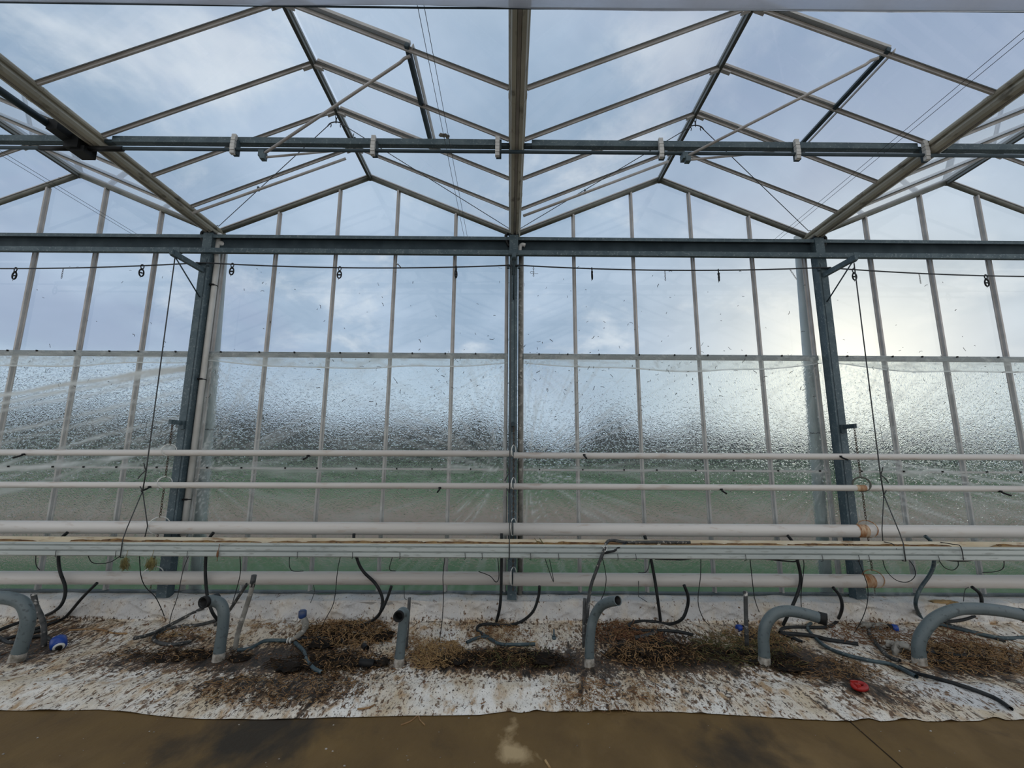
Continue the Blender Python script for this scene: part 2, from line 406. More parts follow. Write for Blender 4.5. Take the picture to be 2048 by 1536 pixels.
for i, rx in enumerate(RX):
    nm = ('ridge beam of the left outer span', 'ridge beam between the left and middle gutters', 'ridge beam between the middle and right gutters', 'ridge beam of the right outer span')[i]
    y1 = 0.
    r = thing('ridge_beam', 'dark aluminium ' + nm, 'beam', (rx, YB/2, HR-.07))
    link('ridge_profile', MB().prism((rx,YB,HR),(rx,y1,HR), [(-.026,.02),(-.030,-.015),(-.020,-.025),(-.017,-.05),(.017,-.05),(.020,-.025),(.030,-.015),(.026,.02)]), 'grille', r)
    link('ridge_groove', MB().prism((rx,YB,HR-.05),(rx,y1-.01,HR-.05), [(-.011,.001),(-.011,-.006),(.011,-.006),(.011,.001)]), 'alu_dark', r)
    for k in range(1, 7):
        y = rowy(k); mb = MB()
        for s in (-1,1):
            mb.prism((rx, y, HR-.036), (rx+s*.10, y, HR-.036-.10*SL), [(-.019,.0),(-.019,-.014),(.019,-.014),(.019,.0)], Vector((s*math.sin(TILT),0,math.cos(TILT))))
        link('saddle_clip', mb, 'alu', r)
# gable end bars
for rx in RX:
    for sgn in (-1, 1):
        gx = rx+sgn*2
        a = Vector((rx, -.02, HR-.015)); b = Vector((gx-sgn*.03, -.02, HG-.02))
        nm = {-6:'left outer', -2:'left', 2:'right', 6:'right outer'}[int(rx)]
        sd = 'middle gutter' if gx == 0 else ('far outer side' if abs(gx) > 7 else ('left gutter' if gx < 0 else 'right gutter'))
        g = thing('gable_rafter', 'end wall gable rafter from the %s ridge to the %s' % (nm, sd), 'rafter', b)
        link('rafter_tube', MB().tube([a, b], .030, 12), 'gable', g)
        nrm = Vector((sgn*math.sin(TILT), 0, math.cos(TILT)))
        link('glazing_lip', MB().prism(a+nrm*.028, b+nrm*.028, [(-.03,.012),(-.03,0),(.03,0),(.03,.012)], nrm), 'alu', g)

# rain gutters
GPROF = [(-.0696,.0),(-.076,-.014),(-.076,-.030),(-.068,-.042),(-.050,-.046),(-.047,-.056),(-.060,-.064),(-.063,-.080),(-.050,-.106),(-.018,-.119),(-.014,-.100),(.014,-.100),(.018,-.119),(.050,-.106),(.063,-.080),(.060,-.064),(.047,-.056),(.050,-.046),(.068,-.042),(.076,-.030),(.076,-.014),(.0696,.0)]
GPROF += [(.060,.0),(.040,-.040),(.040,-.085),(-.040,-.085),(-.040,-.040),(-.060,.0)]
for gx, lab in zip(GX, ('left', 'middle', 'right')):
    g = thing('roof_gutter', 'long beige metal roof gutter overhead carried by the %s post' % lab, 'gutter', (gx, YB/2, HG-.115))
    link('trough', MB().prism((gx,YB,HG),(gx,.03,HG), GPROF), 'gutter', g)
    link('drip_channel', MB().prism((gx,YB,HG-.1),(gx,-.16,HG-.1), [(-.012,.0),(-.012,-.012),(-.008,-.012),(-.008,-.003),(.008,-.003),(.008,-.012),(.012,-.012),(.012,.0)]), 'alu', g)
    for y in (-2.35, -.95):
        mb = MB(); mb.prism((gx,y-.02,HG+.001),(gx,y+.02,HG+.001), [(x*1.03, z*1.03) for x, z in GPROF[:22]])
        link('joint_sleeve', mb, 'gutter', g)
# cut wire ends and tie wires under the ridges
for rx, side in ((-2.,'left'),(2.,'right')):
    hk = Vector((rx, -1.22, 5.545))
    t = thing('tie_wire', 'thin tie wires forked from a hook under the %s ridge to its two gutters' % side, 'wire', hk)
    mb = MB(); mb.ring(hk+Vector((0,0,.085)), .012, .004, (1,0,0), (0,0,1), 10, 5, .05); mb.ring(hk+Vector((0,0,.02)), .010, .004, (0,1,0), (0,0,1), 10, 5, .035)
    link('hook', mb, 'cable', t)
    mb = MB(); mb.tube(smooth([hk+Vector((-.09,0,-.055)), hk+Vector((-.06,0,-.015)), hk+Vector((0,0,0)), hk+Vector((.06,0,-.015)), hk+Vector((.09,0,-.055))]), .006, 6)
    for s in (-1,1): mb.tube(smooth([hk+Vector((s*.06,0,-.015)), hk+Vector((s*.05,0,-.04)), hk+Vector((s*.055,0,-.065))]), .005, 5)
    link('spreader', mb, 'cable', t)
    for s in (-1,1):
        e = Vector((rx+s*1.93, -.12, HG+.015))
        link('wire', MB().tube([hk+Vector((s*.06,0,-.02)), e], .0045, 5), 'wire', t)
        link('eye_hook', MB().tube(smooth([e, e+Vector((s*.02,0,.01)), e+Vector((s*.035,0,-.01)), e+Vector((s*.02,0,-.025))]), .005, 5), 'cable', t)
# screen drive wires
for (x, lab) in ((-.67,'left of the middle gutter'), (3.52,'beside the right gutter'), (-4.99,'left of the left gutter')):
    for j in (0, 1):
        xx = x + (.045 if j else 0)*(1 if x > -3 else -1)*(1.0 if x < 0 else -1.7)
        solo('drive_wire', MB().tube([(xx, YB, 4.79-.012*j), (xx, -.1, 4.77-.012*j)], .0022, 5), 'wire',
             'thin overhead drive wire %s, %s of its pair' % (lab, 'inner' if j else 'outer'), 'wire')

# ------------------------------------------------------------------ roof vents
for rx, side in ((-2.,'left'),(2.,'right')):
    nrm = Vector((math.sin(TILT), 0, math.cos(TILT))); off = nrm*.030
    def sp(t, y, o=off): return Vector((rx+t*(2-GW), y, HR-t*(HR-HG))) + o
    v = thing('roof_vent', 'glazed roof vent on the right slope of the %s span' % side, 'vent', sp(.3, rowy(3)))
    link('pane', MB().add([sp(.02,rowy(2)),sp(.56,rowy(2)),sp(.56,rowy(4)-.03),sp(.02,rowy(4)-.03)], [(0,1,2,3)]), 'roof_glass', v)
    SP = [(-.016,.012),(-.016,-.014),(.016,-.014),(.016,.012)]
    for k in (2,3,4):
        y = rowy(k) - (.022 if k == 4 else 0)
        link('side_bar', MB().prism(sp(.015,y), sp(.565,y), SP, nrm), 'alu', v)
    link('bottom_rail', MB().prism(sp(.56,rowy(2)+.02)-off*1.2, sp(.56,rowy(4)-.04)-off*1.2, [(-.017,.022),(-.017,-.018),(.017,-.018),(.017,.022)], nrm), 'steel_dark', v)
    link('rail_lip', MB().prism(sp(.583,rowy(2)+.02)-off, sp(.583,rowy(4)-.04)-off, [(-.004,.022),(-.004,-.014),(.004,-.014),(.004,.022)], nrm), 'alu', v)

# ------------------------------------------------------------------ vent drive
BY, BZ0, BZ1 = -1.80, 4.826, 4.887
for x0, x1, lab in ((-8.,-4.16,'left of the left gutter'), (-3.86,-.145,'between left and middle gutters'), (.145,3.86,'between middle and right gutters'), (4.14,8.,'right of the right gutter')):
    b = thing('drive_rail', 'galvanised vent drive rail spanning %s' % lab, 'rail', ((x0+x1)/2, BY, BZ0))
    link('profile', MB().box(((x0+x1)/2, BY+.03, (BZ0+BZ1)/2), (x1-x0, .06, BZ1-BZ0)), 'steel', b)
    for s, x in ((-1,x0),(1,x1)):
        if abs(x) < 5: link('end_plate', MB().box((x+s*.035, BY+.03, BZ0+.012), (.08, .05, .03)).tube([(x+s*.06,BY-.004,BZ0+.012),(x+s*.06,BY+.01,BZ0+.012)],.008,8), 'steel_dark', b)
SZ = 4.733
tag(link('drive_shaft', MB().tube([(-8,BY-.02,SZ),(8,BY-.02,SZ+.012)], .0165, 12), 'steel_dark'), 'long round dark shaft under the vent drive rails', 'shaft')
BRX = [at(u,300,BY).x for u in (470,748,995,1320,1590,1845)]
for x, lab in zip(BRX, ('under the left ridge bars, first from the left gutter','right of the left ridge','just left of the middle gutter','left of the right ridge','midway between right ridge and right gutter','against the right gutter')):
    b = thing('shaft_bearing', 'pale bearing of the drive shaft, %s' % lab, 'bearing', (x, BY-.02, SZ-.045))
    mb = MB(); zs = [(4.872,.03),(4.838,.036),(4.80,.038),(4.765,.04),(4.735,.038),(4.70,.034)]
    for z, d in zs: mb.box((x, BY-.012-d/2, z), (.040, d, .031))
    link('bracket', mb, 'bracket', b)
    link('clamp', MB().box((x+.012, BY+.0, 4.765), (.05,.04,.15)), 'steel_dark', b)
for u, v, side, tgt in ((525,308,'left',(820,112)), (1372,313,'right',(1757,116))):
    p = at(u, v, BY-.05); e = onz(tgt[0], tgt[1], 5.195)
    a = thing('push_arm', 'slim tubular vent push arm rising from the shaft to the %s roof vent' % side, 'arm', p)
    m1 = p.lerp(e,.965)+Vector((0,0,.012))
    link('rod', MB().tube([p+Vector((.02,0,.01)), p.lerp(e,.94), m1, e], .013, 10), 'alu', a)
    link('pinion', MB().box(p+Vector((-.01,.02,.005)), (.05,.07,.06)).box(p+Vector((.012,0,-.035)), (.045,.05,.05)), 'steel', a)
    q = at(u+175, v-9, BY+.45)
    link('lower_rod', MB().tube([p+Vector((.02,.0,-.035)), q], .011, 8), 'alu', a)
for s, side, A, B in ((1,'left',(-3.90,4.775),(-2.10,5.525)), (-1,'right',(.10,4.775),(1.9,5.525))):
    y = rowy(1)
    t = thing('brace_tube', 'thin tube slung below the last rafter before the end wall, %s span' % side, 'tube', (A[0], y, A[1]))
    link('tube', MB().tube([(A[0],y-.01,A[1]),(B[0],y-.01,B[1])], .016, 10), 'alu', t)
    f = .42; link('clip', MB().box((A[0]+(B[0]-A[0])*f, y, A[1]+(B[1]-A[1])*f+.02), (.02,.03,.05)), 'steel_dark', t)
g = thing('gear_motor', 'black vent gear motor beside the left roof gutter', 'motor', (-4.15,-1.85,4.70))
link('gearbox', MB().box((-4.14,-1.80,4.76), (.13,.19,.13)).box((-4.19,-1.95,4.82), (.10,.16,.10)).box((-4.10,-1.83,4.70),(.13,.08,.06)), 'black', g)
link('motor_tube', MB().tube([(-4.25,-1.98,4.835),(-4.33,-3.6,4.835)], .032, 12), 'steel_dark', g)
link('shaft_coupling', MB().tube([(-4.05,BY-.02,SZ),(-3.72,BY-.02,SZ)], .024, 12).tube([(-4.5,BY-.02,SZ),(-4.2,BY-.02,SZ)], .022, 12), 'black', g)
gb = thing('latch_bracket', 'small dark latch fixed under the left ridge beam', 'bracket', (-1.98,-.78,5.60))
link('plate', MB().add([Vector((-2.09,-.80,5.56)),Vector((-1.98,-.80,5.56)),Vector((-2.03,-.80,5.66)),Vector((-2.09,-.78,5.56)),Vector((-1.98,-.78,5.56)),Vector((-2.03,-.78,5.66))],[(0,1,2),(3,5,4),(0,3,4,1),(1,4,5,2),(2,5,3,0)]), 'black', gb)
link('lever', MB().tube(smooth([(-1.99,-.80,5.57),(-1.94,-.80,5.62),(-1.92,-.80,5.66),(-1.95,-.80,5.69)]), .01, 6).tube([(-1.97,-.8,5.66),(-1.96,-.8,5.74)],.005,5), 'steel_dark', gb)

# ------------------------------------------------------------------ end wall frame
PF, PB = -.20, -.08                          # post front and back
PX = (-4.0, -.012, 4.0)
PN = ('left', 'middle', 'right')
for i, px in enumerate(PX):
    p = thing('steel_post', 'square galvanised steel post, the %s of three at the end wall' % PN[i], 'post', (px, -.14, .25))
    mb = MB().box((px, -.14, 2.53), (.118 if i != 1 else .106, .12, 4.50))
    link('column', mb, 'steel', p)
    link('seam', MB().box((px+(.015 if i == 1 else (.03 if i == 0 else -.03)), PF-.002, 2.6), (.006,.004,3.6)), 'steel_dark', p)
    # saddle that carries the gutter
    mb = MB(); mb.box((px, -.14, 4.77), (.135,.14,.02))
    s = -1 if i < 2 else 1
    mb.tube(smooth([(px+s*.075,-.16,4.80),(px+s*.10,-.17,4.77),(px+s*.095,-.17,4.70),(px+s*.055,-.16,4.62)]), .022, 6)
    link('saddle', mb, 'black' , p)
    # arm towards the room that carries the growing gutter
    za = 4.235
    arm = MB(); a = Vector((px, PF, za)); b = Vector((px-(.04 if i == 0 else (-.04 if i == 2 else 0)), -.70, za+.01))
    arm.prism(a, b, [(-.02,.03),(-.02,-.03),(.02,-.03),(.02,.03)]); arm.box(b+Vector((0,.06,.0)), (.052,.07,.07))
    link('support_arm', arm, 'steel', p)
    link('brace_rod', MB().tube([b+Vector((0,.07,-.03)), (px, PF-.005, za-.36)], .008, 6), 'steel_dark', p)
    link('cable_clamp', MB().box((px, PF-.012, 4.325), (.17,.025,.014)).box((px-.07,PF-.02,4.31),(.03,.03,.05)).box((px+.07,PF-.02,4.31),(.03,.03,.05)), 'steel_dark', p)
    link('chain_bracket', MB().box((px-(.02 if i == 0 else -.02 if i == 2 else 0), -.295, 2.275), (.035,.19,.05)).box((px,PF-.01,2.25),(.05,.03,.10)), 'steel_dark' if i else 'steel', p)
    if i == 1: link('cover_plate', MB().box((px, PF-.055, 4.60), (.112,.01,.26)), 'steel', p)
# upper beam segments and crossbar
for x0, x1, lab in ((-8.,-4.06,'left of the left post'), (-3.94,-.065,'between left and middle posts'), (.041,3.94,'between middle and right posts'), (4.06,8.,'right of the right post')):
    b = thing('tie_beam', 'deep dark steel channel beam along the end wall %s' % lab, 'beam', ((x0+x1)/2, -.14, 4.53))
    xm = (x0+x1)/2; w = x1-x0
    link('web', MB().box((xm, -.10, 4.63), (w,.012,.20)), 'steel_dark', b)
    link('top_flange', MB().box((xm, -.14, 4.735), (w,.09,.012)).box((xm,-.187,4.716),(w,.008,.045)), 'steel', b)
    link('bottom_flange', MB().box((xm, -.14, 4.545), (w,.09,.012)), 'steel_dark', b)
cb = thing('crossbar', 'square galvanised tube running under the dark channel beams right across the wall', 'beam', (0,-.225,4.455))
link('tube', MB().box((0,-.23,4.49), (16.,.05,.062)), 'steel', cb)
for x in (at(352,510,-.25).x, at(1715,520,-.25).x): link('joint_sleeve', MB().box((x,-.23,4.49),(.085,.058,.07)), 'steel', cb)
# mullions, rails, glass
bays = ((-8.,-4.,'1'),(-4.,0.,'2'),(0.,4.,'3'),(4.,8.,'4'))
MPROF = [(-.024,.012),(-.024,.0),(-.013,-.006),(-.011,-.04),(.011,-.04),(.013,-.006),(.024,.0),(.024,.012)]
def gable_z(x):
    rx = min(RX, key=lambda q: abs(q-x)); return HR - abs(x-rx)*SL
ZR = 3.172; ZL = 1.738; ZB = .30
for x0, x1, n in bays:
    w = struct('window_'+n, loc=((x0+x1)/2, 0, ZB))
    k0 = math.ceil((x0+.01)/.8); ks = [k for k in range(-9, 10) if x0+.2 < k*.8 < x1-.2]
    for k in ks:
        x = k*.8; zt = gable_z(x)-.03
        link('mullion', MB().prism((x,0,ZB),(x,0,zt), MPROF, Vector((0,1,0))), 'alu', w)
    for x, s in ((x0,1),(x1,-1)):
        if abs(x) < 7: link('mullion', MB().prism((x+s*.1,0,ZB),(x+s*.1,0,HG-.1), MPROF, Vector((0,1,0))), 'alu', w)
    link('middle_rail', MB().box(((x0+x1)/2,-.025,ZR), (x1-x0-.16,.05,.062)), 'steel', w)
    link('lower_rail', MB().box(((x0+x1)/2,-.02,ZL), (x1-x0-.16,.035,.022)), 'alu', w)
    link('sill', MB().box(((x0+x1)/2,-.02,ZB+.012), (x1-x0,.07,.022)), 'steel_dark', w)
    link('lower_pane', MB().box(((x0+x1)/2,.02,(ZB+ZR)/2), (x1-x0,.004,ZR-ZB)), 'hammered', w)
    mb = MB(); xs = sorted({x0, x1, *[r for r in RX if x0 < r < x1]})
    for a, b in zip(xs[:-1], xs[1:]): mb.add([(a,.02,ZR),(b,.02,ZR),(b,.02,gable_z(b)),(a,.02,gable_z(a))], [(0,1,2,3)])
    link('upper_pane', mb, 'wall_glass', w)

# cable with pulleys
def cz(x):                                   # sag between the posts
    t = (x % 4.)/4.; return 4.325 - .055*4*t*(1-t) - (.02*max(0,abs(x)-4))
CY = -.235
tag(link('wire_cable', MB().tube([(x/4, CY, cz(x/4)) for x in range(-32, 33)], .0085, 6), 'cable'), 'dark steel cable strung across the end wall just below the crossbar', 'cable')
PUL = ((30,'at the far left before the left post',1),(283,'second left of the left post',0),(463,'just right of the left post',1),(679,'midway between left post and middle post',1),(912,'nearest the middle post on its left',0),(1184,'first to the right of the middle post',0),(1437,'nearest the right post on its left',0),(1708,'just right of the right post',1),(1970,'furthest right on the cable',1))
for u, lab, face in PUL:
    x = at(u, 545, CY).x; z = cz(x); t = thing('cable_pulley', 'small dark pulley on the cable, %s' % lab, 'pulley', (x, CY, z-.15))
    ax = (1,0,0) if face else (.35,.94,0)
    link('shackle', MB().ring((x,CY,z-.012), .018, .006, ax, (0,0,1), 12, 5, .028), 'black', t)
    mb = MB(); axv = Vector(ax).normalized()
    mb.ring((x,CY,z-.095), .026, .009, ax, (0,0,1), 14, 6, .048)
    mb.box((x,CY,z-.048),(.022,.022,.025)); mb.box((x,CY,z-.096),(.04 if face else .02,.02,.012))
    link('block', mb, 'black', t)
    link('tail', MB().tube([(x-.005,CY,z-.14),(x-.008,CY,z-.165)], .003, 4), 'wire', t)
def chain(mb, a, b, n, r=.007, w=.0025, turn=0):
    a = Vector(a); b = Vector(b); d = (b-a)/n; s, u = orient(d)
    for i in range(n):
        c = a + d*(i+.5); ax = s if (i+turn)%2 else u
        mb.ring(c, r, w, ax, d, 8, 4, d.length*.62)
    return mb
for u, lab, dx in ((125,'between the far left pulleys',0),(803,'left of the middle post',-1),(1067,'right of the middle post, with a bent pin',0),(1330,'under the right span',0),(1580,'slanting near the outside pipe by the right post',1),(1838,'between the two far right pulleys',0)):
    x = at(u,545,CY).x; z = cz(x); mb = MB()
    if dx == -1: mb.tube([(x,CY-.01,z-.01),(x-.05,CY-.01,z+.05)], .006, 5); mb.tube([(x-.05,CY-.01,z+.05),(x-.065,CY-.01,z+.04)], .006, 5)
    else:
        chain(mb, (x,CY,z), (x+dx*.075,CY,z-.14), 6, .007, .0025)
        if u == 1067: mb.tube(smooth([(x+.06,CY,z-.1),(x-.03,CY,z-.098),(x-.035,CY,z-.075),(x-.01,CY,z-.07)]), .0025, 4)
    solo('chain_scrap', mb, 'chain', ('bent wire scrap stuck on the cable %s' if dx == -1 else 'short chain scrap dangling from the cable %s') % lab, 'chain')

# pipes beside posts
def pipe_clips(t, x, zs, y, r):
    for z in zs: link('pipe_clip', MB().box((x-.03,y-r-.004,z),(.10,.02,.02)).ring((x,y,z),r+.003,.006,(1,0,0),(0,1,0),16,4), 'black', t)
t = thing('drain_pipe', 'white plastic drain pipe clipped to the inner side of the left post', 'pipe', (-3.905,-.10,.95))
link('pipe', MB().tube([(-3.905,-.10,.95),(-3.905,-.10,4.40),(-3.925,-.10,4.52),(-3.925,-.09,4.80)], .034, 12), 'pvc_white', t)
link('elbow', MB().tube(smooth([(-3.925,-.09,4.60),(-3.925,-.09,4.655),(-3.88,-.09,4.66),(-3.84,-.06,4.63)]), .036, 10), 'pvc_white', t)
pipe_clips(t, -3.905, (4.07, 2.83, 1.37), -.10, .034)
t = thing('drain_pipe', 'grey plastic drain pipe behind the right side of the middle post', 'pipe', (.082,-.07,.28))
link('pipe', MB().tube([(.082,-.06,.28),(.082,-.06,4.56)], .030, 12), 'pole_grey', t)
link('elbow', MB().tube(smooth([(.07,-.12,4.52),(.07,-.14,4.62),(.10,-.15,4.65),(.14,-.15,4.64)]), .026, 10), 'pvc_white', t)
for (a, b), side in ((((443,520),(408,960)),'left'), (((1602,520),(1636,960)),'right')):
    A = at(*a, .16); B = at(*b, .16); d = (B-A)/(A.z-B.z)
    t = thing('downpipe', 'pale downpipe standing outside the glass next to the %s post' % side, 'pipe', B+d*(B.z-.0))
    link('pipe', MB().tube([A-d*.35, A+d*(A.z-.02)], .068, 18), 'outpipe', t)
    c = A+d*(A.z-2.22); link('strap', MB().ring(c, .07, .006, (1,0,0), (0,1,0), 20, 4).tube([c+Vector((.0,-.07,0)), c+Vector((.25 if side=='right' else -.22,-.1,.03))], .006, 5), 'steel_dark', t)

# ------------------------------------------------------------------ film over the lower glass
def film(x0, x1, srcs, label, streak=None, seed=0):
    dx = .022; nx = int((x1-x0)/dx); z0, z1 = ZB+.01, ZR+.012; nz_ = int((z1-z0)/.022)
    vs = []; fold = []
    for j in range(nz_+1):
        z = z0 + (z1-z0)*j/nz_
        for i in range(nx+1):
            x = x0 + (x1-x0)*i/nx; d = 0; w = 0
            for (sx, sz, amp, k, reach) in srcs:
                ddx, ddz = x-sx, z-sz; r = math.hypot(ddx, ddz)+.02; th = math.atan2(ddz, ddx)
                n = noise.noise(Vector((th*k, r*.5, seed+sx))) + .5*noise.noise(Vector((th*k*2.4, r*.9, seed+sz)))
                e = math.exp(-r/reach)*min(1, r/.12)
                d += amp*n*e
                w += e*max(0, 1-abs(n)*7)*.65*(amp/.02)
            n2 = noise.noise(Vector((x*1.3, z*2.2, seed+9)))
            d += .010*n2 + .004*noise.noise(Vector((x*5, z*7, seed)))
            cr = noise.noise(Vector((x*2.2+z*2.5, z*3.-x*1.2, seed+31)))
            w += max(0, 1-abs(cr)*14)*.10*max(0, noise.noise(Vector((x*.8,z*.8,seed+5)))+.25)
            if streak: w += streak(x, z)
            if abs(z-ZL) < .06: d *= abs(z-ZL)/.06; w += .22*(1-abs(z-ZL)/.06)
            if z > ZR-.035: w += .12
            vs.append((x, -.062 - .012 + d*.9, z)); fold.append(min(1., w))
    mb = MB(); W = nx+1
    mb.add(vs, [(j*W+i, j*W+i+1, (j+1)*W+i+1, (j+1)*W+i) for j in range(nz_) for i in range(nx)], True)
    t = thing('plastic_film', label, 'plastic film', ((x0+x1)/2, -.07, z0))
    link('sheet', mb, 'film', t, attrs={'fold': fold})
    # upper hem that hangs loose over the middle rail
    vs = []; fold = []; nx = int((x1-x0)/.03)
    for j in range(9):
        for i in range(nx+1):
            x = x0+(x1-x0)*i/nx; s = .10 + .09*abs(math.sin((x-x0)/(x1-x0)*PI)) + .04*noise.noise(Vector((x*1.1,seed,2)))
            z = ZR+.03 - (s+.03)*j/8
            vs.append((x, -.075-.012*noise.noise(Vector((x*4,j*.2,seed+3)))-.004*j/8, z)); fold.append(.18 + (.75 if j == 8 else 0) + .4*max(0, 1-abs(noise.noise(Vector((x*2.5+j*.12,j*.25,seed+17))))*8))
    mb = MB(); W = nx+1; mb.add(vs, [(j*W+i,(j+1)*W+i,(j+1)*W+i+1,j*W+i+1) for j in range(8) for i in range(nx)], True)
    link('hem', mb, 'film', t, attrs={'fold': fold})
    for z, st in ((ZR+.018,.47),(ZL+.006,.46)):
        mb = MB(); x = x0+.2
        while x < x1-.1:
            mb2 = MB().box((x,-.082,z),(.014,.02,.02)); link('clip', mb2, 'black', t); x += st*random.uniform(.75,1.25)
    return t
def left_streak(x, z):
    # bold pleats running down from the left post
    w = 0
    for (sl, z0, g) in ((.155,3.0,.85),(.175,2.96,.6),(.20,2.90,.35),(.24,2.72,.3),(.26,2.6,.22),(.3,2.4,.28),(.30,2.25,.2),(.28,2.05,.25),(.14,1.98,.5),(.22,1.9,.25)):
        zz = z0 + (x+4.05)*sl + .05*noise.noise(Vector((x*1.2, z0*9, 0)))
        w += g*max(0, 1-abs(z-zz)/(.034+.004*(x+8)))*(.7+.5*noise.noise(Vector((x*3,z0*5,1))))
    return w*1.7
def right_streak(x, z):
    w = 0
    for (sl, z0, g) in ((-.17,1.96,.5),(-.2,1.92,.35),(-.25,1.9,.3),(-.3,1.55,.25),(-.33,1.45,.2),(-.36,1.35,.2)):
        zz = z0 + (x-4.05)*sl + .03*noise.noise(Vector((x*1.5, z0*9, 0)))
        w += g*max(0, 1-abs(z-zz)/.024)
    return w*1.4
film(-7.95,-4.07,[(-4.1,3.1,.008,7,2.0),(-4.1,1.74,.010,8,1.1)], 'clear wrinkled plastic film hung over the lower glass left of the left post', left_streak, 1)
film(-3.93,-.08,[(-3.9,1.72,.02,8,1.0),(-.1,1.72,.02,8,1.1),(-3.9,3.12,.014,6,.7),(-.1,3.12,.016,7,.9)], 'clear wrinkled plastic film hung over the lower glass between the left and middle posts', None, 4)
film(.12,3.93,[(.15,1.74,.022,8,1.3),(3.9,1.72,.014,7,.7),(.15,3.12,.012,6,.7),(3.9,3.12,.012,6,.8)], 'clear wrinkled plastic film hung over the lower glass between the middle and right posts', None, 11)
film(4.07,7.95,[(4.1,3.12,.012,6,.9),(4.1,1.74,.018,8,1.4)], 'clear wrinkled plastic film hung over the lower glass right of the right post', right_streak, 17)
# dried plant bits stuck on film and glass
mb = MB()
for i in range(900):
    x = random.uniform(-6.4,6.4); z = random.choice((random.uniform(2.2,4.4), random.gauss(2.9,.25)))
    if z > 4.4: continue
    dens = .25 + .75*math.exp(-((x-1.2)/2.2)**2)
    if random.random() > dens or abs(abs(x)-4) < .1: continue
    s = random.choice((.008,.012,.02,.035)); a = random.uniform(0,PI)
    y = -.1 if z < 3.1 else -.006
    p = [Vector((x,y,z))]
    for k in range(3):
        a += random.uniform(-.8,.8); p.append(p[-1]+Vector((math.cos(a)*s*.5,0,math.sin(a)*s*.5)))
    mb.tube(p, random.uniform(.0016,.0038), 4)
tag(link('plant_flecks', mb, 'fleck'), 'tiny dark dried plant flecks stuck over the wall glass and film', 'flecks', kind='stuff')

# ------------------------------------------------------------------ heating pipes and their chain hangers
PY = -.345
def pz(u, v0, v1): return at(u, (v0+v1)/2, PY).z
rows = (('top', .036, (898,912),(900,914),(905,917),(909,920)), ('second', .035, (963,976),(965,979),(967,979),(971,984)),
        ('third thick', .070, (1041,1067),(1045,1071),(1045.5,1071.5),(1051,1076)), ('lowest thick', .070, (1142,1169),(1143,1170),(1145,1172),(1149,1177)))
RINGZ = {}
for nm, r, a, b, c, d in rows:
    zL0 = pz(60,*a); zL1 = pz(980,*b); zR0 = pz(1080,*c); zR1 = pz(2000,*d)
    xl0, xl1, xr0, xr1 = at(60,1000,PY).x, at(980,1000,PY).x, at(1080,1000,PY).x, at(2000,1000,PY).x
    L = lambda x: Vector((x, PY, zL0+(zL1-zL0)*(x-xl0)/(xl1-xl0))); Rr = lambda x: Vector((x, PY-.004, zR0+(zR1-zR0)*(x-xr0)/(xr1-xr0)))
    solo('heating_pipe', MB().tube([L(-8), L(-4), L(-2), L(-.015)], r, 20), 'paint', '%s white heating pipe left of the middle post' % nm, 'pipe')
    solo('heating_pipe', MB().tube([Rr(0.0), Rr(2), Rr(4), Rr(8)], r*1.01, 20), 'paint', '%s white heating pipe right of the middle post' % nm, 'pipe')
    RINGZ[nm] = (L(-4.02), L(-.02), Rr(4.04), r)
for i, px in enumerate((-4.02, -.0, 4.04)):
    br = Vector((px, PY, 2.25)); t = thing('pipe_hanger', 'chain and rings holding the four white pipes at the %s post' % PN[i], 'hanger', (px,PY,.45))
    prev = br
    for nm, r, *_ in rows:
        c = RINGZ[nm][i].copy(); c.x = px + (0 if i != 1 else .0)
        big = i == 2 and nm == 'second'; R = r*(1.28 if r > .05 else 1.75) if not big else .075
        cen = c + Vector((0, 0, R-r+.004)); top = cen + Vector((0,0,R))
        if not (i == 2 and nm == 'top'):
            link('chain', chain(MB(), prev, top, max(3, int((prev-top).length/.028)), .010, .0040), 'chain', t)
            tw = (.62,.78,0) if i != 1 else (.35,.93,0)
            if i == 2: tw = (.62,-.78,0) if not big else (.9,-.43,0)
            m = 'rust' if (i == 2 and r > .05) else ('ring_grey' if big else ('ring_white' if i != 2 else 'ring_grey'))
            rg = R+.004
            link('ring', MB().ring(cen, rg*1.08, (.0055 if not big else .0105), tw, (0,0,1), 26, 6, rg), m, t)
            prev = cen - Vector((0,0,R+.006))
        if i == 2 and r > .05:
            mb = MB(); mb.tube([c+Vector((-.13,0,0)), c+Vector((-.015,0,0))], r*1.035, 20, False); link('rust_patch', mb, 'rust', t)
        if i == 2 and big:
            mb = MB(); mb.tube([c+Vector((-.075,0,0)), c+Vector((.035,0,0))], r*1.04, 20, False); link('rust_patch', mb, 'rust', t)
    link('chain', chain(MB(), prev, prev-Vector((0,0,.06)), 2, .007, .0028), 'chain', t)
for u, v, nm, lab in ((48,914,'top','at the far left end of the top pipe'),(300,979,'second','under the second pipe before the left post'),(617,917,'top','under the top pipe in the left span'),(880,981,'second','under the second pipe near the middle post'),(1168,915,'top','under the top pipe right of the middle post'),(1442,984,'second','under the second pipe in the right span'),(1680,918,'top','under the top pipe over the right post'),(2000,988,'second','at the far right end of the second pipe')):
    r = .036; c = at(u, v-6, PY-.03); s = -1 if u < 1030 else 1
    mb = MB().box(c+Vector((0,0,-.005)), (.03,.03,.02)); mb.tube([c, c+Vector((s*.0,-.03,-.02)), c+Vector((s*.012,-.10,-.045))], .010, 6)
    solo('pipe_clip', mb, 'black', 'small black plastic tap stub %s' % lab, 'clip')

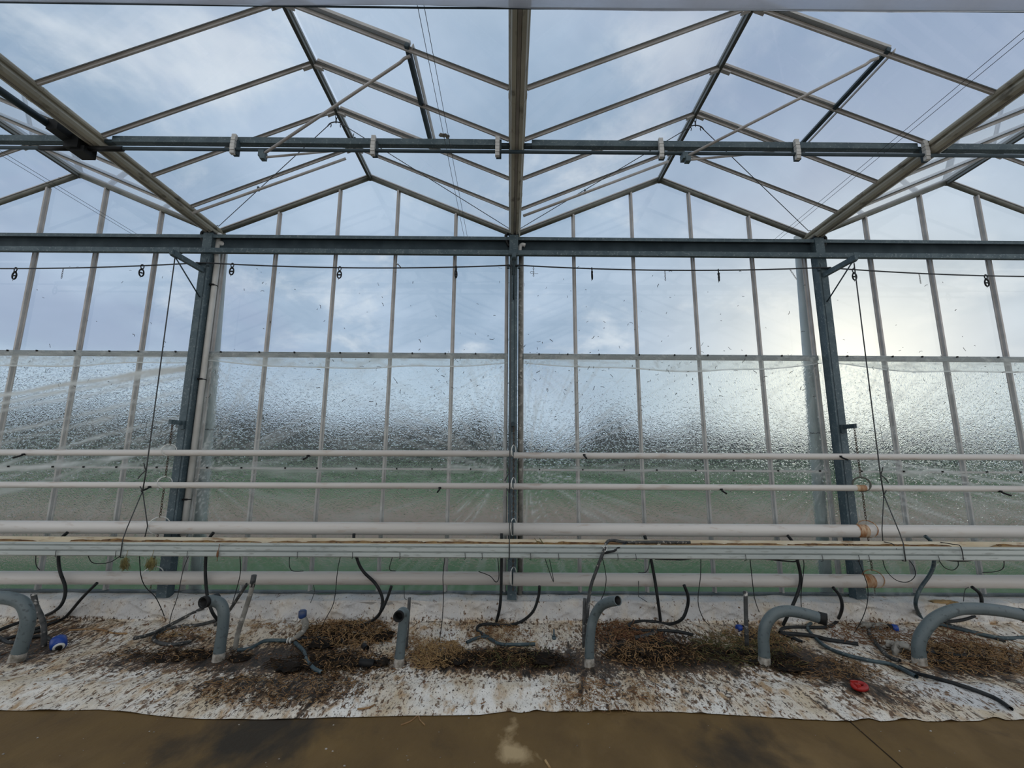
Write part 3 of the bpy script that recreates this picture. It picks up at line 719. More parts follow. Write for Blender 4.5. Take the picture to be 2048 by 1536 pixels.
# ------------------------------------------------------------------ growing gutter
GZ = .855; GYF, GYB = -.775, -.53
def tilt(x): return -.0008*x
gg = thing('growing_gutter', 'long pale metal growing gutter hung in front of the white pipes, stained brown inside', 'gutter', (0,-.65,GZ))
outer = [(GYF,GZ+.008),(GYF,GZ+.046),(GYF+.022,GZ+.050),(GYF+.022,GZ+.062),(GYF-.004,GZ+.064),(GYF-.004,GZ+.100),(GYF+.016,GZ+.104),(GYF+.016,GZ+.114),(GYF-.006,GZ+.117),(GYF-.006,GZ+.126),(GYF+.004,GZ+.132),(GYF+.022,GZ+.134),(GYF+.030,GZ+.115),(GYF+.05,GZ+.10),(GYB-.05,GZ+.10),(GYB-.03,GZ+.112),(GYB-.018,GZ+.143),(GYB+.004,GZ+.146),(GYB,GZ+.0),(GYB-.02,GZ-.004),(GYF+.02,GZ-.004)]
def xprism(mb, x0, x1, line, closed=True, sub=1):
    n = len(line); vs = [(x, y, z+tilt(x)) for x in (x0, x1) for y, z in line]
    fs = [(i, (i+1)%n, n+(i+1)%n, n+i) for i in range(n if closed else n-1)]
    if closed: fs += [tuple(reversed(range(n))), tuple(range(n, 2*n))]
    return mb.add(vs, fs)
link('trough', xprism(MB(), -8, 8, outer), 'trough', gg)
link('lining', xprism(MB(), -8, 8, [(GYF+.003,GZ+.134),(GYF+.023,GZ+.137),(GYF+.032,GZ+.117),(GYF+.052,GZ+.103),(GYB-.052,GZ+.103),(GYB-.032,GZ+.114),(GYB-.020,GZ+.146),(GYB+.004,GZ+.149)], False), 'trough_in', gg)
mb = MB()
for i in range(330):
    x = random.uniform(-6.6,6.6); 
    if noise.noise(Vector((x*.9,3,1))) < -.25: continue
    mb.blob((x, GYB-.045-abs(random.gauss(0,.03)), GZ+.108+tilt(x)), (random.uniform(.05,.20), random.uniform(.012,.03), random.uniform(.012,.026)), .5, 4, i*1.3)
o = link('residue', mb, 'residue', gg); o['kind'] = 'stuff'
for u, du in ((232,0),(375,0),(436,0),(595,0),(705,0),(800,0),(930,0),(964,0),(1061,0),(1117,0),(1235,0),(1271,0),(1490,0),(1643,0),(1716,0),(1736,0),(1875,0),(112,0)):
    p = at(u, 1100, GYF-.008); x = p.x; z = GZ+tilt(x)
    solo('wire_hook', MB().tube([(x,GYF-.006,z+.052),(x+.002,GYF-.010,z+.03),(x+.004,GYF-.009,z-.008),(x-.008,GYF+.01,z-.016)], .0028, 5), 'wire', 'thin bent wire hook on the lower front edge of the growing gutter', 'hook', 'wire hooks along the growing gutter')
# hanger wires
for i, (px, lab) in enumerate(((-4.04,'left'),(-.045,'middle'),(4.06,'right'))):
    top = Vector((px, -.63, 4.20)); k1 = Vector((px, -.61, 1.72)); k2 = Vector((px+(.0 if i else .0), -.62, 1.50)); 
    t = thing('gutter_hanger', 'dark suspension wire from the %s post arm to the growing gutter' % lab, 'wire', (px,-.63,.9))
    link('wire', MB().tube([top, k1, k2], .0068, 6), 'wire', t)
    s = -1 if i == 2 else 1
    link('end_twist', MB().tube(smooth([k1+Vector((-s*.03,-.01,.08)), k1+Vector((-s*.012,-.01,.03)), k1+Vector((-s*.008,0,0)), k1+Vector((-s*.03,-.02,-.04)), k1+Vector((-s*.055,-.03,-.09))]), .0065, 5).tube([k2+Vector((-s*.035,0,.05)), k2, k2+Vector((0,0,-.02))], .006, 5), 'wire', t)
    link('front_leg', MB().tube([k2, (px, -.76, 1.12), (px,GYF-.012,1.02), (px, GYF-.012, GZ-.01), (px,GYF+.03,GZ-.012)], .0055, 6), 'wire', t)
    link('back_leg', MB().tube([k2, (px+.02, GYB+.02, 1.12), (px, GYB+.012, GZ+.02)], .0055, 6), 'wire', t)
    if i != 1:
        z = 2.28; x = px - s*.02
        link('loop_pin', MB().tube([(x,-.63,z),(x-s*.03,-.63,z-.01),(x-s*.04,-.63,z-.22),(x-s*.01,-.63,z-.225)], .0025, 4), 'wire', t)
# hanging moss tufts, wisp
for u, v, sx, lab in ((251,1120,.045,'teardrop'),(303,1120,.06,'broad')):
    p = at(u, v, GYF-.015); mb = MB(); mb.blob(p+Vector((0,0,-.02)), (sx*.4,.012,.045), .6, 8, u)
    for i in range(190):
        q = p+Vector((random.uniform(-sx,sx)*.75, random.uniform(-.02,.02), random.uniform(-.07,.02))); d = Vector((random.uniform(-.02,.02),random.uniform(-.01,.01),-random.uniform(.02,.05)))
        mb.tube([q, q+d*.5+Vector((random.uniform(-.008,.008),0,0)), q+d], .0016, 3)
    mb.tube([p+Vector((0,0,.03)), p+Vector((.012,0,.10))], .003, 4)
    solo('moss_tuft', mb, 'moss', '%s clump of dried moss hanging under the growing gutter by the left post' % lab, 'moss')
p = at(436,1108,GYF-.015); solo('dried_stem', MB().tube(smooth([p+Vector((.008,0,.10)),p+Vector((.0,0,.04)),p+Vector((-.002,0,-.02)),p+Vector((0,0,-.07))]), [.003]*15+[.004], 5).blob(p+Vector((-.002,-.005,-.0)),(.011,.008,.035),.3,6,3), 'leaf', 'dried leaf curl hooked on the growing gutter right of the left post', 'leaf')
p = at(1085,1095,GYF+.08); solo('dead_twig', MB().tube([p+Vector((.04,0,-.02)), p+Vector((-.0,.01,.05)), p+Vector((-.03,.01,.09))], .005, 5).tube([p+Vector((0,.01,.05)),p+Vector((-.06,.02,.06)),p+Vector((-.085,.02,.09))], .003, 4).tube([p+Vector((-.06,.02,.06)),p+Vector((-.05,.02,.03))], .003,4), 'vine', 'small dead twig sticking out of the growing gutter near the middle post', 'twig')

# ------------------------------------------------------------------ thin drip tubes
def path(pts, y0, y1, ground=False, lift=.006):
    n = len(pts); out = []
    for i, (u, v) in enumerate(pts): out.append(at(u, v, y0+(y1-y0)*i/max(1,n-1)))
    if ground: 
        e = gp(*pts[-1], lift); k = [ (i/(n-1)) for i in range(n)]
        out = [at(u, v, y0+(e.y-y0)*k[i]**1.2) for i, (u, v) in enumerate(pts)]
        for q in out: q.z = max(q.z, sheet_h(q.x,q.y)+lift)
    return out
DT = [
 ([(278,1113),(282,1152),(292,1175),(310,1193),(322,1216),(331,1239)], True, 'reaching the sheet left of the curled hose'),
 ([(378,1113),(366,1142),(355,1193),(343,1228),(339,1249)], True, 'slanting down to the left beside the first bent standpipe'),
 ([(479,1113),(481,1142),(475,1172),(462,1216)], True, 'dangling behind the grey standpipe near the left post'),
 ([(174,1113),(183,1124),(200,1127),(221,1124),(239,1113)], False, 'sagging in a shallow loop left of the moss tufts'),
 ([(71,1112),(72,1129),(79,1140)], False, 'hooked short at the far left'),
 ([(579,1114),(579,1132),(586,1142),(607,1142)], False, 'short and curled right over the bottle neck pipe'),
 ([(681,1117),(675,1142),(668,1203),(652,1236),(641,1258)], True, 'long and straight into the brown root heap'),
 ([(786,1117),(779,1138),(792,1142)], False, 'tiny and kinked above the front facing standpipe'),
 ([(890,1117),(886,1152),(887,1193),(884,1244),(878,1287)], True, 'hanging plumb onto the sheet by the straw tuft'),
 ([(995,1118),(998,1152),(992,1164),(980,1152),(957,1143)], False, 'curling left by the middle post'),
 ([(1088,1119),(1107,1164),(1099,1119)], False, 'bent in a narrow V right of the middle post'),
 ([(1204,1122),(1212,1152),(1209,1183),(1200,1203)], True, 'bowed beside the grimy hose draped over the gutter'),
 ([(1302,1134),(1294,1142),(1277,1145)], False, 'short beside the straight black hose in the right span'),
 ([(1402,1119),(1401,1152),(1396,1203),(1406,1236),(1419,1251)], True, 'long and bowed right of the S curved hose'),
 ([(1500,1119),(1505,1165),(1510,1200),(1520,1228)], True, 'falling behind the blue cap in the right span'),
 ([(1605,1124),(1608,1132),(1602,1188),(1603,1217)], True, 'hanging plumb behind the horizontal capped standpipe'),
 ([(1715,1119),(1726,1145),(1735,1173),(1735,1203),(1726,1234),(1708,1267)], True, 'bowed like a bracket just right of the right post'),
 ([(1765,1119),(1772,1140),(1792,1160),(1815,1164),(1830,1152),(1828,1134),(1817,1119)], False, 'in a wide loop right of the right post'),
 ([(1875,1119),(1889,1135),(1906,1140),(1916,1132),(1916,1122)], False, 'in a small loop right of the blue hose'),
 ([(2008,1119),(2007,1135),(1993,1143),(1965,1145)], False, 'hooked left at the far right'),
 ([(1602,1122),(1591,1123),(1560,1121),(1528,1118)], False, 'thick and sagging flat under the gutter near the right post'),
 ([(1972,1118),(1940,1121),(1921,1122),(1900,1121),(1878,1118)], False, 'thick and sagging flat under the gutter at the far right'),
 ([(1402,1118),(1370,1119),(1340,1119),(1310,1118)], False, 'pressed flat under the gutter in the right span'),
]
for i, (pts, g, lab) in enumerate(DT):
    r = .0042 if i < 20 else .0075
    P = path(pts, -.66, -.66, g, .006); P[0].z = max(P[0].z, GZ+.002)
    solo('drip_tube', MB().tube(smooth(P, 5), r, 6), 'rubber' if i != 1 else 'wire', 'thin dark drip tube %s' % lab, 'tube')
for pts, lab in (([(1877,1086),(1905,1091),(1922,1098),(1927,1120)], 'far right'),([(1766,1086),(1785,1091),(1793,1098)], 'by the right hanger wire')):
    P = [at(u,v,y) for (u,v),y in zip(pts, (GYB,-.66,GYF-.01,GYF-.012))]
    for q in P[:-1]: q.z = max(q.z, GZ+.14)
    solo('drip_tube', MB().tube(smooth(P,4), .0045, 6), 'rubber', 'thin dark drip tube lying across the growing gutter %s' % lab, 'tube')
p = path([(1277,1162),(1277,1193),(1294,1204)], -.44, -.46); solo('bent_wire', MB().tube(p, .004, 5), 'wire', 'stiff L bent wire standing in front of the lowest pipe in the right span', 'wire')
for pts, lab in (([(627,1170),(629,1183),(626,1193),(621,1206)],'left span near the blue capped pipe'),([(808,1172),(809,1195),(814,1199)],'left span above the front facing standpipe'),([(1927,1203),(1930,1180),(1938,1174)],'far right under the curled hose end')):
    solo('bent_wire', MB().tube(smooth(path(pts,-.43,-.43)), .0035, 5), 'wire', 'short bent wire hanging below the lowest pipe, %s' % lab, 'wire')

# ------------------------------------------------------------------ hoses
HY = -.462
def hose(pts, r, m, label, ng, name='hose', hollow=True, n=6, lift=None, y0=HY):
    """first len-ng points hang in the air behind the gutter, the last ng lie on the ground"""
    lift = r if lift is None else lift
    P = []; na = len(pts)-ng
    if ng:
        e = gp(*pts[na], lift)
        for i in range(na): P.append(at(*pts[i], y0+(min(e.y, HY)-y0)*(i/max(1,na))**1.5))
        P += [gp(u, v, lift) for u, v in pts[na:]]
    else: P = [at(u, v, y0) for u, v in pts]
    for q in P: q.z = max(q.z, sheet_h(q.x,q.y)+r*.8)
    S = smooth(P, n); mb = MB()
    if hollow: mb.hollow(S[::-1], r, .25, .05, 10)
    else: mb.tube(S, r, 10)
    return solo(name, mb, m, label, 'hose')
hose([(135,1065),(122,1079),(117,1112),(120,1142),(130,1172),(129,1195),(117,1216),(89,1232),(46,1243),(8,1256),(-20,1270),(-60,1285)], .0165, 'rubber', 'black hose curving down from behind the gutter at the far left', 5)
hose([(194,1166),(165,1195),(132,1233),(112,1243),(76,1256),(25,1274),(-40,1290)], .015, 'rubber', 'black hose with its cut end raised between left standpipe and left post', 5, y0=-.6)
hose([(427,1065),(418,1079),(412,1112),(411,1152),(415,1193),(425,1225),(440,1245)], .0165, 'rubber', 'straight black hose hanging just right of the left post', 1)
hose([(268,1277),(300,1269),(338,1251),(380,1229),(406,1216)], .017, 'hose_dirty', 'dusty hose slanting up to the open mouth of the standpipe near the left post', 3, y0=-.85)
hose([(439,1239),(396,1250),(350,1254),(320,1266),(307,1277),(320,1286),(350,1289),(381,1283)], .017, 'hose_dirty', 'dusty hose curled like a C on the sheet below the left post', 8)
hose([(494,1168),(478,1192),(457,1223),(430,1250)], .016, 'hose_dirty', 'grey hose leaning with its end raised beside the muddy pole', 1, y0=-.7)
hose([(708,1067),(708,1081),(714,1117),(726,1142),(749,1165),(761,1185),(765,1203),(759,1228),(740,1246),(723,1256)], .0165, 'rubber', 'black hose bowed to the right above the brown root heap', 2)
hose([(783,1172),(774,1198),(762,1223),(746,1240),(723,1252),(690,1252),(660,1254)], .0155, 'rubber', 'black hose with raised cut end sweeping left into the brown root heap', 4, y0=-.55)
hose([(1003,1067),(1003,1119),(1001,1203),(993,1243)], .0165, 'rubber', 'straight black hose hanging just left of the middle post', 1)
hose([(1079,1172),(1077,1193),(1066,1223),(1043,1243),(1020,1250),(1000,1250),(975,1248),(957,1252),(955,1262),(970,1271),(990,1283)], .0155, 'rubber', 'black hose with raised cut end right of the middle post, tail hooked', 8, y0=-.55)
hose([(1289,1071),(1294,1086),(1302,1119),(1310,1162),(1316,1203),(1321,1241)], .0165, 'rubber', 'straight black hose hanging slightly aslant in the middle of the right span', 1)
hose([(1368,1170),(1376,1193),(1374,1216),(1363,1239),(1338,1248),(1305,1243),(1274,1243),(1259,1249),(1262,1257),(1280,1261),(1317,1261),(1355,1263),(1386,1270)], .0165, 'rubber', 'black hose bent in an S with one cut end raised in the right span', 9, y0=-.55)
hose([(1575,1071),(1585,1085),(1595,1122),(1601,1152),(1598,1178),(1583,1216),(1566,1250)], .0165, 'rubber', 'black hose curving down behind the horizontal capped standpipe', 1)
hose([(1666,1175),(1680,1193),(1684,1216),(1675,1240),(1660,1252),(1630,1255),(1591,1254),(1566,1257),(1560,1265)], .0165, 'rubber', 'black hose curled with its end raised beside the right post', 6, y0=-.5)
hose([(1850,1072),(1863,1086),(1868,1122),(1861,1147),(1840,1178),(1831,1206),(1838,1228),(1850,1242),(1883,1250),(1934,1262),(2003,1276),(2060,1274)], .0185, 'hose_blue', 'dark blue green hose bending in an S at the far right of the gutter', 6)
hose([(1944,1174),(1960,1188),(1963,1208),(1955,1228),(1924,1240),(1889,1243),(1860,1243)], .0165, 'rubber', 'black hose arching with its end raised behind the far right standpipe', 4, y0=-.5)
hose([(1561,1266),(1620,1271),(1660,1280),(1716,1288)], .02, 'rubber', 'thick black hose lying straight on the sheet right of the capped standpipe', 4)
hose([(1560,1266),(1580,1273),(1604,1284)], .016, 'rubber', 'short black hose end on the sheet beside the capped standpipe foot', 3)
hose([(1622,1246),(1615,1256),(1630,1275),(1655,1295),(1693,1310),(1744,1322),(1782,1329),(1833,1353)], .017, 'hose_blue', 'long dusty blue green hose snaking across the sheet toward the red ring', 8)
hose([(1800,1333),(1828,1345),(1909,1367),(1985,1394),(2022,1418)], .016, 'rubber', 'long black hose running to the sheet edge at the far right', 5)
hose([(1741,1254),(1739,1270),(1757,1293),(1777,1313),(1800,1322)], .018, 'hose_dirty', 'dusty black hose looping down from the blue cap right of the right post', 5)
hose([(1843,1303),(1880,1307),(1925,1312),(1960,1314)], .021, 'rubber', 'thick black hose lying behind the foot of the far right standpipe', 4)
hose([(1853,1322),(1875,1323),(1894,1326)], .018, 'rubber', 'short black hose stub at the foot of the far right standpipe', 3)
hose([(1890,1246),(1930,1259),(1975,1271),(2010,1283)], .016, 'hose_dirty', 'dusty grey hose on the sheet below the far right arching hose', 4)
hose([(586,1282),(568,1281),(530,1282),(500,1297),(475,1300)], .017, 'hose_blue', 'blue green hose branching left from the bottle neck pipe', 5)
hose([(590,1285),(607,1302),(614,1322),(629,1338),(644,1345)], .018, 'hose_blue', 'blue green hose curving down from the bottle neck pipe into the mud', 5)
hose([(591,1281),(609,1276),(650,1277),(682,1279)], .019, 'rubber', 'black hose running right from the bottle neck pipe under the roots', 4)
hose([(955,1262),(970,1271),(990,1284),(1007,1289),(1040,1289),(1069,1288)], .0165, 'hose_blue', 'flat blue hose end on the sheet right of the middle of the left span', 6)
hose([(978,1273),(955,1276),(933,1285)], .016, 'hose_blue', 'short blue hose end poking left toward the straw tuft', 3)
hose([(1269,1276),(1290,1272),(1312,1264)], .020, 'hose_dirty', 'short dark hose stub among dead leaves below the S bent hose', 3)
hose([(63,1275),(85,1272),(104,1280)], .018, 'rubber', 'short black hose feeding the blue cap at the far left', 3)
hose([(-20,1262),(10,1282),(30,1285),(60,1268),(90,1258)], .017, 'rubber', 'tangled black hose around the foot of the far left standpipe', 5)
# hose draped over the growing gutter
P = [at(1381,1095,-.65),at(1300,1093,-.65),at(1250,1090,-.66),at(1218,1090,-.70)]
for q in P: q.z = GZ+.145
P[3].z = GZ+.165
P += [at(1207,1104,GYF-.022), at(1193,1140,-.80), at(1183,1168,-.80), at(1178,1193,-.82), at(1175,1228,-.88)]
P += [gp(1171,1290,.012)]
tag(link('hose', MB().tube(smooth(P,6), .0165, 10), 'hose_dirty'), 'grimy black hose draped out of the growing gutter down to a standpipe', 'hose')
P = [at(1254,1094,-.70), at(1228,1102,GYF-.01), at(1208,1106,GYF-.02)]; P[0].z = GZ+.15
tag(link('hose', MB().tube(P, .012, 8), 'rubber'), 'short black hose offcut tied over the front edge of the growing gutter', 'hose')
c = at(1210,1098,GYF-.02); solo('cable_tie', MB().ring(c, .026, .0035, (.8,0,.6), (0,.5,.86), 16, 4).tube([c, c+Vector((-.03,-.01,.03))], .003, 4), 'ring_white', 'white cable tie around the hose draped over the gutter', 'tie')

# ------------------------------------------------------------------ standpipes (grey bent risers)
def riser(pts, r, label, cap=None, foot=.05, depth=None, mouth=True):
    base = gp(*pts[-1], 0.); Y = base.y
    ys = depth or [0]*len(pts)
    P = [at(u, v, Y+dy) for (u, v), dy in zip(pts, ys)]; P[-1].z = sheet_h(base.x,Y)-.01
    t = thing('standpipe', label, 'pipe', (base.x, Y, sheet_h(base.x,Y)))
    S = smooth(P, 7); mb = MB()
    if mouth: mb.hollow(S[::-1], r, .13, .10, 20)
    else: mb.tube(S, r, 20)
    link('pipe', mb, 'pvc', t)
    e0 = S[0]; d0 = (S[0]-S[1]).normalized(); cup = MB(); cup.hollow([e0-d0*.10, e0-d0*.006], r*.865, .02, .085, 20); link('bore_shade', cup, 'black', t)  # black cup paints in the shade deep inside the pipe mouth
    q = P[-1]; d = (P[-2]-P[-1]).normalized()
    link('muddy_foot', MB().tube([q-d*.01, q+d*foot, q+d*(foot+.03)], [r*1.12, r*1.06, r*1.01], 18, False), 'pvc_dirt', t)
    link('socket_line', MB().tube([q+d*(foot+.03), q+d*(foot+.075)], r*1.035, 18, False), 'pvc', t)
    if cap:
        e = P[0]; dd = (S[0]-S[2]).normalized()
        mb = MB(); mb.hollow([e-dd*cap, e+dd*.008], r*1.08, .2, .16, 18); link('coupling', mb, 'black', t)
    return t
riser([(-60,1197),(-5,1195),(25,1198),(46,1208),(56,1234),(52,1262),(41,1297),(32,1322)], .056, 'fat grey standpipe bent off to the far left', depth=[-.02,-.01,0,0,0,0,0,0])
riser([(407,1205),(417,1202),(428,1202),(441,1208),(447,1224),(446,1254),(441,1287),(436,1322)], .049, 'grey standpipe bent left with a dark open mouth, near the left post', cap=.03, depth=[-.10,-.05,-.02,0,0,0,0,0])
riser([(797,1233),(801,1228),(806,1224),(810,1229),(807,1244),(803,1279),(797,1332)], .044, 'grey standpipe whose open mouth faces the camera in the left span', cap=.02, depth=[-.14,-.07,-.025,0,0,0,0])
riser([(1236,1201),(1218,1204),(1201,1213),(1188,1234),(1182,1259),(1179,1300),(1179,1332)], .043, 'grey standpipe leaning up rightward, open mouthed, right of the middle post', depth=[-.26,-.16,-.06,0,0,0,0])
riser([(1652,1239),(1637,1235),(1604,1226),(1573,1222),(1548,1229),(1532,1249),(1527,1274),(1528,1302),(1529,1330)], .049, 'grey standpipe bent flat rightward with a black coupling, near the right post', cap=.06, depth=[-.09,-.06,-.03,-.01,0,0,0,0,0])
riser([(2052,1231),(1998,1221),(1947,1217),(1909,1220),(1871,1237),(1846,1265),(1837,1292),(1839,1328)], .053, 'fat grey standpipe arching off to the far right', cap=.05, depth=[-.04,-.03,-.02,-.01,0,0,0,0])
# poles
def pole(pts, r, m, label, cap=None):
    base = gp(*pts[-1], 0.); P = [at(u, v, base.y) for u, v in pts]; P[-1].z = sheet_h(base.x,base.y)-.01
    t = thing('pole', label, 'pole', (base.x,base.y,sheet_h(base.x,base.y)))
    link('shaft', MB().tube(smooth(P,3), r, 10), m, t)
    if cap: link('cap', MB().tube([P[0]-(P[0]-P[1]).normalized()*cap, P[0]+(P[0]-P[1]).normalized()*.01], r*1.1, 10), 'pole', t)
    return t
pole([(67,1187),(72,1211),(84,1237),(88,1260),(88,1293)], .024, 'pole', 'grimy black and white pole bent behind the blue cap at the far left')
pole([(508,1152),(502,1183),(488,1228),(476,1266),(470,1300)], .023, 'pole_grey', 'leaning muddy grey pole with a black top right of the first standpipe', .1)
pole([(819,1195),(816,1240),(812,1302)], .016, 'pole', 'thin black and white pole right behind the front facing standpipe')
pole([(1170,1197),(1168,1240),(1168,1296)], .018, 'pole', 'black pole close behind the standpipe right of the middle post')
pole([(1491,1182),(1492,1235),(1494,1297)], .020, 'pole', 'straight black pole standing beside the blue cap in the right span')
# blue caps
def plug(u, v, r, ax, label, body=None, m='blue'):
    c = gp(u, v, r*.7); ax = Vector(ax).normalized()
    t = thing('end_plug', label, 'cap', (c.x, c.y, sheet_h(c.x,c.y)))
    link('cap', MB().tube([c-ax*r*.9, c-ax*r*.75, c-ax*r*.0, c+ax*r*.65, c+ax*r*.8], [r*.7, r*1.02, r*1.05, r*.98, r*.6], 16), m, t)
    if body: body(t, c, ax, r)
    return t
def b_left(t, c, ax, r): link('collar', MB().ring(c+ax*r*.8, r*.55, r*.2, ax.cross(Vector((0,0,1))), ax.cross(ax.cross(Vector((0,0,1)))), 14, 6), 'ring_white', t); link('plug', MB().tube([c+ax*r*.7, c+ax*r*1.2], r*.4, 10), 'black', t)
plug(117,1287,.062,(.55,-.45,-.35),'bright blue round cap with a white collar on the sheet at the far left', b_left)
def b_fit(t, c, ax, r): link('fitting', MB().tube([c-ax*r*.7, c-ax*r*1.6, c-ax*r*2.2], [r*.95, r*.95, r*.6], 12), 'black', t)
plug(1478,1256,.034,(-1,-.3,.1),'bright blue cap with a black fitting beside the straight black pole', b_fit)
plug(1789,1256,.036,(1,-.2,-.05),'bright blue cap on a black fitting right of the right post', b_fit)
# bottle neck pipe with dull blue cap
P = [gp(576,1281,.03), gp(590,1276,.04), at(607,1262,-.62), at(611,1248,-.56), at(607,1238,-.53)]
t = thing('bottle_neck_pipe', 'upturned grey pipe end with a dull blue cap in the left span', 'pipe', (P[1].x,P[1].y,sheet_h(P[1].x,P[1].y)))
link('neck', MB().tube(smooth(P,5), [.02]*6+[.026]*6+[.034]*8+[.03], 12), 'pole_grey', t)
c = at(605,1227,-.53); link('cap', MB().tube([c+Vector((.004,0,-.045)), c+Vector((.002,0,-.03)), c+Vector((0,0,.025)), c+Vector((0,0,.035))], [.03,.042,.04,.028], 14), 'blue_dull', t)
for s in (0,1): 
    q = P[0]+Vector((.03*s,0,.0)); link('clamp', MB().ring(q, .024, .006, (0,1,0), (0,0,1), 12, 5), 'ring_white', t)
# loose fittings
def stub(a, b, r, label, m='black', hollow=True):
    A = gp(*a, r*.8); B = gp(*b, r*.8); mb = MB()
    if hollow: mb.hollow([A, A.lerp(B,.5), B], r, .2, .06, 14)
    else: mb.tube([A,B], r, 12)
    solo('pipe_stub', mb, m, label, 'pipe')
stub((675,1277),(692,1287),.021,'dark short pipe stub in the brown root heap')
stub((733,1297),(727,1291),.027,'dark open pipe stub standing at the edge of the brown root heap')
stub((719,1326),(748,1328),.036,'thick black cylinder lying in the black mud by the front facing standpipe', hollow=False)
solo('anchor_bolt', MB().tube([gp(1108,1279,0), gp(1108,1279,0)+Vector((0,0,.10))], .009, 8).tube([gp(1108,1279,0), gp(1108,1279,0)+Vector((0,0,.03))], .022, 6).tube([gp(1108,1279,0)+Vector((0,0,.03)), gp(1108,1279,0)+Vector((0,0,.045))], .016, 6), 'steel', 'upright galvanised anchor bolt on the sheet left of the middle standpipe', 'bolt')
c = gp(1719,1372,.022)
solo('ring_collar', MB().ring(c, .045, .020, (1,0,.1), (0,1,.15), 20, 8, .038).box(c+Vector((-.03,-.02,.01)),(.03,.04,.03)).box(c+Vector((-.02,.03,.012)),(.05,.02,.03)), 'red', 'bright red plastic ring lying on the stained sheet at right', 'ring')
c = gp(1800,1300,.03); mb = MB()
for i in range(9):
    q = c+Vector((random.uniform(-.09,.12), random.uniform(-.08,.10), random.uniform(-.02,.05))); mb.blob(q, (random.uniform(.03,.07),random.uniform(.015,.04),random.uniform(.015,.05)), .9, 6, i*2.1, 2.4)
solo('crumpled_film', mb, 'foil', 'crumpled grey plastic scrap at the foot of the far right standpipe', 'scrap')
c = gp(1752,1254,.01); mb = MB()
for i in range(4): mb.blob(c+Vector((i*.05-.1,random.uniform(-.02,.02),.015)), (.06,.035,.028), .7, 6, i*4.1, 2.)
solo('cloth_scrap', mb, 'pole_grey', 'dirty tan scrap lying behind the blue cap right of the right post', 'scrap')
c = at(1884,1195,-.24); mb = MB(); mb.blob((c.x,c.y,.29), (.14,.05,.022), .8, 8, 3, 2.); mb.blob((c.x+.08,c.y-.03,.285), (.07,.03,.02), .8, 8, 5, 2.)
solo('moss_patch', mb, 'straw', 'flat orange brown moss patch on the covered base wall at the far right', 'moss')
def twig(pts, r, m, label, name='stick'):
    P = [gp(u, v, r) for u, v in pts]; solo(name, MB().tube(smooth(P,4), r, 6), m, label, 'stick')
twig([(137,1261),(160,1259),(200,1259),(225,1266),(254,1267)], .009, 'roots', 'brown knotted stick on the sheet right of the blue cap')
twig([(82,1240),(100,1240),(122,1232)], .012, 'pole_grey', 'short grey stick leaning by the grimy far left pole')
twig([(1019,1296),(1045,1289),(1070,1283)], .007, 'straw', 'pale straw stalk beside the flat blue hose end')
twig([(1100,1536),(1092,1523),(1090,1520)], .008, 'straw', 'pale stick on the brown floor at the front')
twig([(802,1450),(822,1442),(836,1431),(840,1440),(850,1450)], .005, 'roots', 'forked dead root on the brown floor just off the sheet')
twig([(715,1418),(735,1416),(750,1409)], .006, 'roots', 'pale bent root on the sheet near its front edge')

# ------------------------------------------------------------------ ground sheet
SPOTS = []   # (x, y, radius x, radius y, strength)
for u, v, ru, rv, s in ((350,1313,120,22,1.),(450,1330,60,14,.8),(560,1310,60,20,.9),(650,1320,110,30,1.2),(480,1370,160,26,.75),(640,1385,90,22,.6),(900,1320,90,25,.9),(1020,1315,120,22,1.2),(1060,1330,140,22,.9),(1180,1390,60,20,.35),(1310,1300,150,30,1.1),(1380,1320,150,24,1.1),(1560,1300,50,30,1.1),(1640,1330,80,26,.8),(1700,1360,60,24,.5),(1760,1390,70,20,.5),(1950,1320,110,34,1.),(1880,1330,70,22,.7),(80,1270,90,25,.9),(40,1310,60,20,.8),(360,1275,80,10,.7),(1250,1262,90,14,.7),(970,1250,120,12,.5),(660,1270,90,16,.7),(1500,1270,60,16,.5),(200,1330,70,12,.5),(1440,1380,100,20,.35),(1290,1390,80,20,.35),(1200,1350,60,20,.4),(1850,1400,70,15,.3)):
    p = gp(u, v, 0); px_ = (p-CAM).length/F; SPOTS.append((p.x, p.y, ru*px_*.85, rv*px_*2.1, s*.85))
SEAMS = []
for a_, b_, w_ in (((592,1436),(652,1376),.9),((1158,1421),(1168,1345),.7),((1694,1441),(1590,1370),1.),((1470,1428),(1440,1375),.4)):
    A_ = gp(*a_, 0); B_ = gp(*b_, 0); SEAMS.append((A_.x, A_.y-.02, B_.x, B_.y, w_))
def grime(x, y):
    g = 0
    for sx, sy, rx, ry, s in SPOTS: g += s*math.exp(-((x-sx)/rx)**2-((y-sy)/ry)**2)
    for xs, ys, xe, ye, w in SEAMS:
        if ys <= y <= ye: g += w*math.exp(-((x-(xs+(xe-xs)*(y-ys)/(ye-ys)))/.018)**2)
    return min(1.5, g)
CLEAN = []
for u, v, ru, rv, s in ((1880,1372,60,8,.9),(1935,1400,70,9,1.),(2000,1385,60,8,.8),(880,1265,60,8,.7),(1400,1285,60,10,.8),(1340,1268,50,6,.7),(380,1290,40,8,.7),(1810,1262,70,8,.8),(1230,1285,50,10,.6),(560,1245,60,10,.6),(1000,1385,80,18,.5),(150,1320,120,10,.5),(840,1400,60,20,.4)):
    p = gp(u, v, 0); k = (p-CAM).length/F; CLEAN.append((p.x, p.y, ru*k, rv*k*2.6, s))
def clean(x, y): return min(1., sum(s*math.exp(-((x-a)/rx)**2-((y-b)/ry)**2) for a, b, rx, ry, s in CLEAN))
NX, NYs = 560, 86; X0, X1 = -7.9, 7.9
vs = []; gr = []; wallm = []
